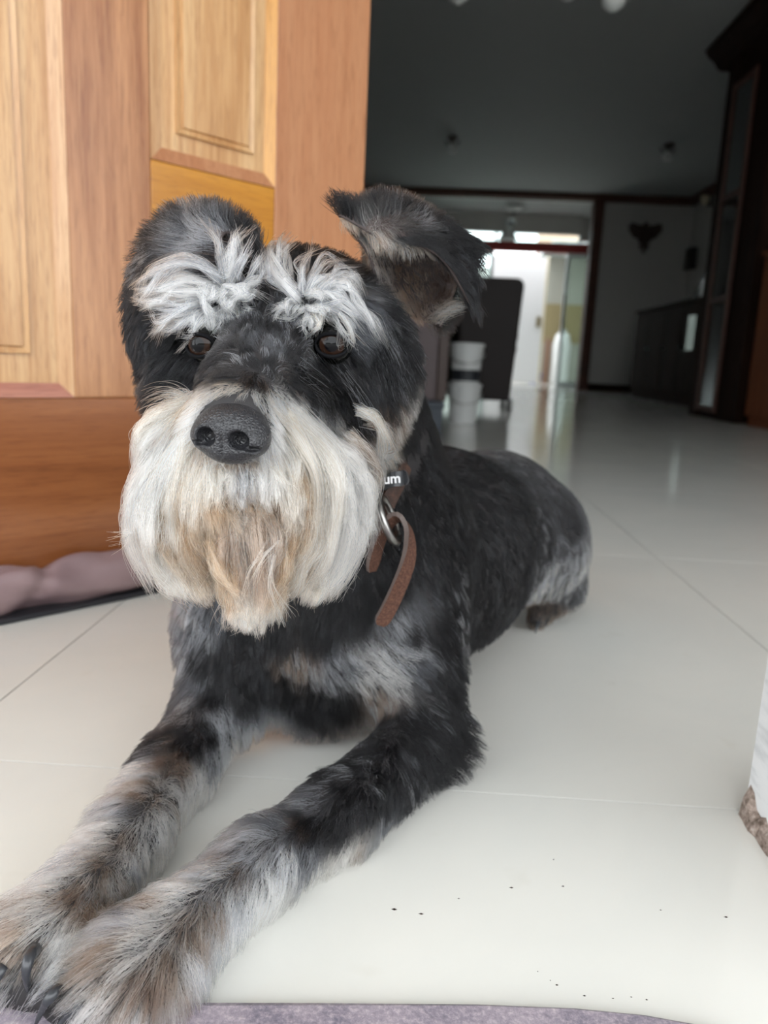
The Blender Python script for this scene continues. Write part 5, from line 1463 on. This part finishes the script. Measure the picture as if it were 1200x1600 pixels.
ER_OUT = [
((-0.1194,0.44,0.3686),(0.0466,0.1963,0.9794),19,.55,'KG'),
((-0.1059,0.446,0.3626),(0.4839,0.1887,0.8545),19,.5,'K'),
((-0.1367,0.45,0.3662),(-0.4936,0.1506,0.8565),18,.5,'KG'),
((-0.1283,0.434,0.358),(-0.9658,-0.2373,0.1044),22,.22,'G'),
((-0.1167,0.43,0.3555),(-0.9658,-0.2373,0.1044),22,.25,'S'),
((-0.1188,0.425,0.34),(-0.9325,-0.2945,-0.2089),16,.15,'K'),
((-0.1328,0.425,0.3227),(-0.6092,-0.1774,-0.7729),14,.15,'K'),
((-0.142,0.432,0.3432),(-0.8688,-0.1291,-0.478),14,.15,'K'),
((-0.1498,0.445,0.3512),(-0.8181,-0.1428,-0.5571),15,.18,'KG'),
((-0.161,0.44,0.333),(-0.3989,-0.1936,-0.8963),15,.15,'K'),
((-0.1622,0.435,0.3083),(-0.0466,-0.1963,-0.9794),13,.15,'K'),
((-0.1574,0.432,0.2944),(0.053,-0.1924,-0.9799),10,.15,'K'),
]
ER_IN = [
((-0.136,0.46,0.3607),(-0.8829,0.0578,0.466),7,.2,'K'),
((-0.1631,0.445,0.3228),(0.053,-0.1924,-0.9799),7,.2,'K'),
]
LOCKS_R = [
([(-0.1092,0.4175,0.3363),(-0.1178,0.4106,0.343),(-0.1291,0.405,0.3412),(-0.1422,0.405,0.3309),(-0.152,0.405,0.3244)],133,.0021,.0011,'SW'),
([(-0.1078,0.4175,0.3377),(-0.1164,0.4106,0.3456),(-0.1264,0.405,0.3457),(-0.1398,0.405,0.3386),(-0.1492,0.405,0.3303)],114,.0021,.0011,'SW'),
([(-0.1129,0.4175,0.3332),(-0.1252,0.4083,0.336),(-0.1385,0.405,0.3311),(-0.1493,0.405,0.3297)],133,.0021,.0011,'W'),
([(-0.1136,0.4175,0.3306),(-0.1252,0.4083,0.3306),(-0.1349,0.405,0.3299),(-0.1439,0.405,0.3296)],114,.0021,.0011,'W'),
([(-0.1136,0.4175,0.3289),(-0.1259,0.4083,0.3287),(-0.1383,0.405,0.3257),(-0.1507,0.405,0.3226)],114,.0021,.0011,'W'),
([(-0.1136,0.4175,0.3276),(-0.1252,0.4083,0.3264),(-0.1386,0.405,0.3228),(-0.1474,0.405,0.3198)],114,.0021,.0011,'W'),
([(-0.1129,0.4175,0.3257),(-0.1215,0.4083,0.323),(-0.1313,0.405,0.3211),(-0.1414,0.405,0.3198)],95,.0021,.0011,'SW'),
([(-0.1136,0.4175,0.3233),(-0.1253,0.4083,0.3187),(-0.1351,0.405,0.3132),(-0.145,0.408,0.3048)],114,.0021,.0011,'W'),
([(-0.1129,0.4175,0.3244),(-0.1242,0.4083,0.321),(-0.134,0.405,0.3168),(-0.1419,0.408,0.3108)],114,.0021,.0011,'SW'),
([(-0.1136,0.4175,0.3227),(-0.1216,0.4083,0.3169),(-0.1293,0.405,0.3122),(-0.1378,0.408,0.3071)],114,.0021,.0011,'SW'),
([(-0.1129,0.4175,0.3221),(-0.1185,0.4083,0.3177),(-0.1243,0.405,0.3124),(-0.1283,0.408,0.3055)],114,.0021,.0011,'W'),
([(-0.1122,0.4175,0.3204),(-0.1128,0.4083,0.3173),(-0.1162,0.405,0.3121),(-0.1195,0.408,0.3069)],95,.0021,.0011,'W'),
([(-0.1129,0.4175,0.3332),(-0.1154,0.4106,0.3306),(-0.1132,0.405,0.3228),(-0.1112,0.405,0.3175),(-0.1103,0.408,0.3095)],85,.0021,.0011,'W'),
([(-0.1108,0.4175,0.3221),(-0.1097,0.4083,0.3167),(-0.1082,0.405,0.3124),(-0.1083,0.408,0.308)],95,.0021,.0011,'W'),
([(-0.1077,0.4175,0.3223),(-0.1038,0.405,0.3181),(-0.1039,0.408,0.3141)],76,.0021,.0011,'W'),
([(-0.1047,0.4175,0.3231),(-0.0988,0.405,0.3177),(-0.0951,0.408,0.3108)],95,.0021,.0011,'W'),
([(-0.1019,0.4175,0.3245),(-0.0928,0.405,0.3192),(-0.0878,0.408,0.3154)],95,.0021,.0011,'WC'),
([(-0.1002,0.4175,0.3269),(-0.0902,0.405,0.3228),(-0.0852,0.405,0.3195)],85,.0021,.0011,'W'),
([(-0.102,0.4175,0.3304),(-0.0916,0.405,0.3304),(-0.0823,0.405,0.3267)],85,.0021,.0011,'W'),
([(-0.0975,0.4175,0.3325),(-0.088,0.405,0.3347),(-0.0825,0.405,0.3399)],76,.0021,.0011,'W'),
([(-0.1034,0.4175,0.3365),(-0.0998,0.4083,0.344),(-0.0967,0.405,0.3525),(-0.0975,0.405,0.3605)],95,.0021,.0011,'W'),
([(-0.1057,0.4175,0.3381),(-0.1021,0.4083,0.3468),(-0.0994,0.405,0.3558),(-0.0942,0.405,0.3631)],76,.0021,.0011,'SW'),
([(-0.1064,0.4175,0.3393),(-0.1048,0.4083,0.3467),(-0.1053,0.405,0.3543),(-0.1073,0.405,0.3614)],76,.0021,.0011,'SW'),
([(-0.1047,0.4175,0.3394),(-0.101,0.405,0.3458),(-0.099,0.405,0.3512)],95,.0021,.0011,'W'),
([(-0.0996,0.4175,0.3367),(-0.094,0.405,0.3439),(-0.0882,0.405,0.3528)],95,.0021,.0011,'SW'),
([(-0.0958,0.4175,0.3339),(-0.0881,0.405,0.3413),(-0.0839,0.405,0.3486)],85,.0021,.0011,'SW'),
([(-0.1064,0.4175,0.3292),(-0.1004,0.4083,0.3303),(-0.0959,0.405,0.3293),(-0.0979,0.405,0.3254)],152,.0021,.0011,'W'),
([(-0.1098,0.4175,0.3291),(-0.1025,0.405,0.3265),(-0.1049,0.405,0.3232)],114,.0021,.0011,'W'),
([(-0.1047,0.4175,0.3267),(-0.0985,0.405,0.3241),(-0.0998,0.405,0.3202)],114,.0021,.0011,'W'),
([(-0.1081,0.4175,0.3324),(-0.1082,0.405,0.3282),(-0.1125,0.405,0.3254)],114,.0021,.0011,'W'),
([(-0.103,0.4175,0.3339),(-0.0959,0.405,0.3318),(-0.0919,0.405,0.3275)],114,.0021,.0011,'W'),
]
LOCKS_L = [
([(-0.0643,0.4145,0.3275),(-0.0702,0.4071,0.3324),(-0.0778,0.4152,0.3425),(-0.0774,0.4224,0.355),(-0.0722,0.427,0.3633)],120,.0022,.0011,'W'),
([(-0.0653,0.4145,0.3294),(-0.0712,0.4122,0.3376),(-0.0744,0.4182,0.3478),(-0.0737,0.4246,0.359)],120,.0022,.0011,'W'),
([(-0.0664,0.4145,0.3313),(-0.0783,0.4128,0.3384),(-0.0843,0.417,0.3453),(-0.084,0.42,0.3505)],100,.0022,.0011,'SW'),
([(-0.0644,0.4145,0.3313),(-0.0653,0.4128,0.3389),(-0.0653,0.4182,0.3481),(-0.0594,0.4228,0.3564)],70,.0022,.0011,'SW'),
([(-0.0623,0.4145,0.3295),(-0.0552,0.4122,0.3383),(-0.0465,0.414,0.3417),(-0.0383,0.4128,0.34),(-0.0308,0.405,0.3319)],130,.0022,.0011,'W'),
([(-0.0612,0.4145,0.3276),(-0.0496,0.4086,0.3353),(-0.0391,0.4026,0.3342),(-0.0322,0.405,0.3281),(-0.0259,0.4005,0.3173),(-0.0203,0.4005,0.3074)],140,.0022,.0011,'W'),
([(-0.0602,0.4145,0.3257),(-0.049,0.4046,0.3312),(-0.0407,0.401,0.3293),(-0.033,0.405,0.3211)],120,.0022,.0011,'W'),
([(-0.0601,0.4145,0.3247),(-0.0469,0.4046,0.3256),(-0.0379,0.401,0.3219),(-0.029,0.4005,0.3121)],120,.0022,.0011,'SW'),
([(-0.0581,0.4145,0.3238),(-0.0471,0.4071,0.3228),(-0.0397,0.401,0.3187),(-0.0358,0.3965,0.3108),(-0.0339,0.3965,0.3042)],44,.0022,.0011,'WC'),
([(-0.0591,0.4145,0.3228),(-0.048,0.4071,0.3206),(-0.0414,0.3965,0.3146),(-0.0386,0.3965,0.3091),(-0.0378,0.3965,0.304)],36,.0022,.0011,'W'),
([(-0.0601,0.4145,0.3221),(-0.0533,0.4046,0.3202),(-0.0521,0.3965,0.3154),(-0.0565,0.3965,0.3096)],80,.0022,.0011,'WC'),
([(-0.0611,0.4145,0.3217),(-0.0561,0.3965,0.3171),(-0.0572,0.3965,0.3117)],90,.0022,.0011,'W'),
([(-0.0631,0.4145,0.3216),(-0.0643,0.404,0.3152),(-0.0682,0.404,0.3093),(-0.0714,0.404,0.3027)],130,.0022,.0011,'W'),
([(-0.0651,0.4145,0.3216),(-0.0674,0.404,0.317),(-0.0716,0.404,0.3111)],100,.0022,.0011,'W'),
([(-0.0662,0.4145,0.3235),(-0.0709,0.401,0.3234),(-0.0774,0.401,0.319)],90,.0022,.0011,'W'),
([(-0.0672,0.4145,0.3244),(-0.0729,0.401,0.3242),(-0.0784,0.401,0.3208)],80,.0022,.0011,'W'),
([(-0.0642,0.4145,0.3255),(-0.0572,0.401,0.3239),(-0.0532,0.401,0.3225)],160,.0022,.0011,'W'),
([(-0.0622,0.4145,0.3275),(-0.0582,0.4122,0.3381),(-0.0532,0.4182,0.3486),(-0.0465,0.4186,0.3496)],80,.0022,.0011,'SW'),
([(-0.0649,0.4145,0.3261),(-0.0654,0.401,0.3233),(-0.0672,0.401,0.3194)],120,.0022,.0011,'W'),
([(-0.0608,0.4145,0.325),(-0.0594,0.401,0.3204),(-0.0606,0.3965,0.3169)],120,.0022,.0011,'W'),
([(-0.0582,0.4145,0.3271),(-0.0523,0.401,0.3251),(-0.0503,0.401,0.322)],120,.0022,.0011,'W'),
([(-0.0623,0.4145,0.3301),(-0.0557,0.401,0.33),(-0.0514,0.401,0.3276)],100,.0022,.0011,'W'),
([(-0.0596,0.4145,0.3283),(-0.0505,0.4046,0.3374),(-0.042,0.415,0.3436),(-0.0333,0.4168,0.3406)],100,.0022,.0011,'SW'),
([(-0.031,0.435,0.3276),(-0.0217,0.4339,0.3177),(-0.0139,0.4319,0.3025),(-0.0079,0.4385,0.2869)],140,.003,.002,'G'),
([(-0.0333,0.4175,0.3296),(-0.024,0.4379,0.3247),(-0.0152,0.4371,0.3112),(-0.0066,0.445,0.294)],150,.003,.002,'KG'),
([(-0.0272,0.4347,0.3209),(-0.0192,0.4283,0.3074),(-0.014,0.4272,0.2939),(-0.0122,0.4305,0.2835)],140,.003,.002,'KG'),
]
LOCKS_E = [
([(-0.0947,0.439,0.3417),(-0.1012,0.431,0.3539),(-0.1148,0.443,0.3686)],160,.009,.008,'K'),
([(-0.0965,0.437,0.3438),(-0.1089,0.427,0.3531),(-0.1277,0.432,0.357)],160,.009,.006,'KG'),
([(-0.0974,0.435,0.3419),(-0.1118,0.425,0.3468),(-0.1333,0.427,0.3462)],140,.008,.006,'NK'),
([(-0.1015,0.433,0.3381),(-0.1148,0.423,0.3406),(-0.1362,0.425,0.3373)],120,.007,.005,'KG'),
([(-0.118,0.435,0.3171),(-0.1348,0.431,0.3093),(-0.154,0.439,0.2946)],160,.010,.008,'K'),
([(-0.1264,0.439,0.3099),(-0.1398,0.435,0.2952),(-0.1538,0.443,0.2764)],160,.010,.008,'K'),
([(-0.1222,0.437,0.3013),(-0.1313,0.431,0.2885),(-0.1388,0.437,0.2737)],140,.008,.008,'K'),
]
LOCKS_F = [
([(-0.059,0.3818,0.2909),(-0.052,0.3975,0.2822),(-0.0486,0.4189,0.2719),(-0.0468,0.4271,0.2637)],150,.006,.004,'KG'),
([(-0.0526,0.3996,0.2931),(-0.0433,0.4151,0.2819),(-0.0364,0.42,0.2707),(-0.0331,0.4273,0.2608)],150,.006,.004,'K'),
([(-0.0443,0.4144,0.2943),(-0.0331,0.4175,0.2823),(-0.0274,0.4223,0.2692),(-0.0255,0.4328,0.2578)],150,.006,.004,'KG'),
]
LOCKS_B = [
([(-0.1044,0.385,0.2771),(-0.1185,0.368,0.2717),(-0.1305,0.362,0.2639),(-0.1355,0.364,0.2527),(-0.1355,0.372,0.2397)],306,.0045,.0022,'VC'),
([(-0.108,0.384,0.2738),(-0.1194,0.366,0.2672),(-0.129,0.36,0.2565),(-0.1344,0.364,0.2434),(-0.1324,0.37,0.2267)],270,.0045,.003,'V'),
([(-0.0974,0.383,0.2813),(-0.1066,0.37,0.2777),(-0.1126,0.364,0.2707),(-0.1173,0.362,0.2554)],198,.003,.002,'CT'),
([(-0.1202,0.363,0.2536),(-0.1299,0.359,0.2381),(-0.1372,0.361,0.2217),(-0.1382,0.367,0.2009),(-0.1315,0.373,0.1836)],342,.006,.003,'V'),
([(-0.1155,0.36,0.2495),(-0.1246,0.357,0.2325),(-0.1297,0.36,0.2127),(-0.126,0.367,0.1916),(-0.1133,0.372,0.1768)],342,.006,.003,'VC'),
([(-0.1097,0.359,0.2454),(-0.1178,0.357,0.2266),(-0.1206,0.361,0.2066),(-0.1127,0.368,0.1871)],270,.005,.003,'CT'),
([(-0.1261,0.359,0.239),(-0.1165,0.353,0.2342),(-0.104,0.35,0.2302),(-0.0973,0.35,0.2223)],14,.001,.0006,'V'),
([(-0.1351,0.361,0.217),(-0.1389,0.359,0.2118),(-0.1486,0.357,0.2073)],12,.0015,.002,'V'),
([(-0.0651,0.354,0.2114),(-0.0725,0.349,0.2003),(-0.0763,0.352,0.1811)],16,.001,.0008,'V'),
([(-0.0659,0.352,0.2062),(-0.0671,0.35,0.1902),(-0.0575,0.354,0.1708)],14,.001,.0008,'V'),
([(-0.097,0.358,0.2086),(-0.0915,0.355,0.1937),(-0.0789,0.355,0.1832)],108,.003,.002,'CT'),
([(-0.0672,0.38,0.2734),(-0.0498,0.371,0.2631),(-0.0342,0.369,0.2504),(-0.0227,0.373,0.2352),(-0.0208,0.38,0.2093)],396,.005,.003,'V'),
([(-0.0635,0.374,0.2677),(-0.0458,0.366,0.2545),(-0.0332,0.363,0.2388),(-0.0298,0.368,0.2165),(-0.0384,0.374,0.1897)],396,.006,.003,'V'),
([(-0.0695,0.372,0.2738),(-0.0544,0.357,0.2605),(-0.0462,0.355,0.2431),(-0.0479,0.362,0.2168),(-0.0546,0.368,0.1955)],306,.005,.003,'C'),
([(-0.0647,0.364,0.2562),(-0.0524,0.357,0.2394),(-0.0515,0.36,0.2202),(-0.0592,0.366,0.1991)],198,.004,.003,'CT'),
([(-0.0336,0.374,0.2629),(-0.024,0.374,0.2572),(-0.019,0.379,0.2457),(-0.0233,0.382,0.2287)],108,.003,.002,'LB'),
([(-0.0862,0.376,0.2814),(-0.097,0.375,0.2822),(-0.1071,0.372,0.2775),(-0.1123,0.368,0.2689)],144,.0025,.002,'V'),
([(-0.0817,0.377,0.281),(-0.0715,0.375,0.2803),(-0.0628,0.373,0.2722),(-0.0549,0.368,0.2594)],198,.003,.0025,'VC'),
([(-0.0794,0.374,0.28),(-0.0673,0.368,0.2772),(-0.0587,0.364,0.2672),(-0.0551,0.362,0.2539)],162,.003,.0025,'C'),
([(-0.0314,0.4,0.2739),(-0.0213,0.4,0.271),(-0.0156,0.405,0.2575),(-0.0186,0.41,0.2431)],108,.003,.002,'C'),
([(-0.0265,0.405,0.2671),(-0.0165,0.41,0.2655),(-0.0127,0.415,0.2532)],90,.003,.002,'LB'),
([(-0.0977,0.378,0.2758),(-0.1037,0.362,0.2667),(-0.1096,0.354,0.2491),(-0.1147,0.353,0.2276),(-0.115,0.361,0.2037)],260,0.005,0.003,'C'),
([(-0.1012,0.362,0.2577),(-0.1063,0.354,0.2432),(-0.1095,0.353,0.2248),(-0.107,0.36,0.2028),(-0.1018,0.366,0.1884)],240,0.005,0.003,'CT'),
([(-0.0991,0.36,0.2458),(-0.102,0.356,0.2308),(-0.1026,0.358,0.2147),(-0.0981,0.362,0.1979)],200,0.005,0.003,'CT'),
([(-0.1253,0.363,0.2155),(-0.1296,0.368,0.1978),(-0.1232,0.372,0.182),(-0.1107,0.372,0.1759)],160,0.005,0.0025,'VC'),
([(-0.0741,0.372,0.2674),(-0.0601,0.356,0.2513),(-0.0558,0.354,0.2336),(-0.0615,0.36,0.2102)],200,0.005,0.003,'VC'),
([(-0.0569,0.372,0.2667),(-0.0392,0.358,0.2491),(-0.0354,0.358,0.2278),(-0.0412,0.366,0.2034),(-0.0492,0.372,0.1863)],280,0.006,0.003,'VC'),
([(-0.0296,0.372,0.2461),(-0.0236,0.374,0.2253),(-0.0276,0.378,0.2044),(-0.0371,0.38,0.1881),(-0.0461,0.38,0.1807)],200,0.005,0.003,'V'),
([(-0.0451,0.362,0.2265),(-0.048,0.364,0.2099),(-0.0555,0.37,0.1932),(-0.0616,0.373,0.1819)],160,0.005,0.003,'C'),
([(-0.0855,0.362,0.2211),(-0.0857,0.358,0.2061),(-0.0829,0.36,0.1896),(-0.0786,0.364,0.1727)],220,0.005,0.003,'LP'),
([(-0.0773,0.36,0.2235),(-0.0745,0.355,0.2075),(-0.0741,0.357,0.1893),(-0.0762,0.362,0.1702)],240,0.005,0.003,'P'),
([(-0.0683,0.362,0.222),(-0.0652,0.358,0.2072),(-0.0678,0.36,0.1904),(-0.074,0.364,0.1723)],220,0.005,0.003,'LP'),
([(-0.0918,0.362,0.208),(-0.0917,0.362,0.195),(-0.0875,0.366,0.1809),(-0.0807,0.368,0.1698)],180,0.004,0.003,'CT'),
([(-0.0622,0.364,0.2108),(-0.0615,0.363,0.1965),(-0.0668,0.366,0.1821),(-0.0742,0.368,0.1692)],180,0.004,0.003,'CT'),
([(-0.096,0.36,0.2241),(-0.0963,0.36,0.2082),(-0.0938,0.364,0.1927)],140,0.004,0.003,'T'),
([(-0.0591,0.362,0.2257),(-0.0578,0.362,0.2099),(-0.0607,0.366,0.1941)],140,0.004,0.003,'T'),
([(-0.0884,0.354,0.2456),(-0.088,0.349,0.2403),(-0.0888,0.35,0.2332)],90,0.004,0.003,'VC'),
([(-0.0818,0.352,0.2453),(-0.0797,0.347,0.2402),(-0.0795,0.349,0.2338)],90,0.004,0.003,'SW'),
([(-0.0751,0.353,0.2464),(-0.071,0.348,0.2414),(-0.0692,0.35,0.2336)],90,0.004,0.003,'V'),
([(-0.0676,0.356,0.2494),(-0.0611,0.349,0.2447),(-0.0591,0.352,0.2353)],90,0.004,0.003,'VC'),
([(-0.1006,0.362,0.2329),(-0.1045,0.358,0.2256),(-0.1064,0.36,0.2166)],90,.003,.002,'N'),
([(-0.0574,0.364,0.2342),(-0.053,0.361,0.2269),(-0.0519,0.363,0.2183)],90,.003,.002,'N'),
([(-0.0934,0.356,0.2337),(-0.0944,0.354,0.2285),(-0.0965,0.356,0.223)],70,.003,.002,'B'),
([(-0.0632,0.358,0.235),(-0.0609,0.356,0.2299),(-0.0593,0.358,0.2246)],70,.003,.002,'B'),
]
V, F = BEARD_VF
def beard_weight(c, n_):
    return np.where(BODY.value(c) < -.002, 0.05, 1.0) * np.where(n_[:, 1] > .5, .5, 1) * np.where((n_[:, 2] > .5) & (c[:, 2] > .262), .12, 1) * (np.linalg.norm(c - NOSE_C, axis=1) > .017)
P = surface_samples(V, F, 36000, beard_weight)
N = BEARD.grad(P)
class Both:
    """nearest of body and beard surfaces, so that the long hair hangs over both"""
    def value(s, p): return np.minimum(BODY.value(p) - .001, BEARD.value(p))
    def grad(s, p):
        b = (BODY.value(p) - .001 < BEARD.value(p))[:, None]
        return np.where(b, BODY.grad(p), BEARD.grad(p))
groom('beard_hair', beard, P, N, BRD, seg=9, radius=.00016, power=4, field=Both(), clump=.80, clump_n=800, gravity=.25, lenvar=.45, curl=.22, jitter=.17, seed=21, margin=.002, colvar=.25, lockvar=.32)
P = surface_samples(V, F, 900, lambda c, n_: beard_weight(c, n_) * (c[:, 2] < .235))
groom('beard_hair', beard, P, BEARD.grad(P), BRD, seg=10, radius=.00013, power=4, field=Both(), clump=.0, gravity=.2, lenvar=.5, curl=.5, jitter=.38, seed=22, margin=.004)

def near(c, r, n, V=BODY_VF[0], F=BODY_VF[1]):
    return surface_samples(V, F, n, lambda p, n_: (np.linalg.norm((p - c) / r, axis=1) < 1) * 1.0)
LOCK_L = [((-0.0736,0.385,0.276),(0.8734,-0.1642,-0.4584),24,.10,'WC',(0.4144,-0.0695,-0.9074)),((-0.0671,0.385,0.2699),(0.6975,-0.2044,-0.6868),32,.10,'W',(0.3323,-0.0763,-0.9401)),((-0.0615,0.392,0.2615),(0.6553,-0.2075,-0.7263),38,.12,'W',(0.1474,-0.0887,-0.9851))]
P = near(np.array((-0.068,0.39,0.2727)), np.array((.012, .012, .010)), 3200)
groom('beard_hair', beard, P, BODY.grad(P), LOCK_L, seg=10, radius=.00014, field=Both(), clump=.6, clump_n=110, gravity=.25, lenvar=.4, curl=.04, jitter=.10, seed=32, margin=.002)
LOCK_R2 = [((-0.0995,0.385,0.2792),(-0.9378,-0.2016,-0.2827),26,.14,'CT',(-0.3236,-0.1051,-0.9403)),((-0.1077,0.385,0.2663),(-0.8389,-0.2296,-0.4935),38,.18,'WC',(-0.0502,-0.0983,-0.9939))]
P = near(np.array((-0.1047,0.386,0.2712)), np.array((.010, .012, .010)), 1500)
groom('beard_hair', beard, P, BODY.grad(P), LOCK_R2, seg=10, radius=.00014, field=Both(), clump=.6, clump_n=80, gravity=.25, lenvar=.4, curl=.04, jitter=.10, seed=33, margin=.002)

# --- eyebrows: fans of long pale hair over each eye; longest locks of the beard
locks('eyebrow', dog, LOCKS_R, .00016, 41, 'bushy white eyebrow hair', copies=4)
locks('eyebrow', dog, LOCKS_L, .00016, 43, 'bushy white eyebrow hair', copies=4)
locks('face_lock', dog, LOCKS_E, .00015, 47, copies=5)
locks('face_lock', dog, LOCKS_F, .00014, 48, copies=5)
locks('beard_lock', beard, LOCKS_B, .00016, 45, copies=5)
# --- ear fur
def sheet_samples(G, n):
    nu, nv = G.shape[:2]
    u = rng.random(n) * (nu - 1.001); v = rng.random(n) * (nv - 1.001)
    i, j = u.astype(int), v.astype(int); a, b = (u - i)[:, None], (v - j)[:, None]
    return lambda A: A[i, j] * (1 - a) * (1 - b) + A[i + 1, j] * a * (1 - b) + A[i, j + 1] * (1 - a) * b + A[i + 1, j + 1] * a * b
for ob, G, Nn, sg, gl, n, sd in ((ear_l, EL, ELN, 1, EL_OUT, 15000, 51), (ear_l, EL, ELN, -1, EL_IN, 6000, 52), (ear_r, ER, ERN, -1, ER_OUT, 13000, 53), (ear_r, ER, ERN, 1, ER_IN, 4000, 54)):
    f_ = sheet_samples(G, n)
    Nv = norm(f_(Nn)) * sg
    P = f_(G) + Nv * .001
    groom('ear_fur', ob, P, Nv, gl, seg=6, radius=.00013, power=3, field=None, clump=.6, clump_n=n // 30, gravity=.1, lenvar=.35, curl=.12, jitter=.2, seed=sd)
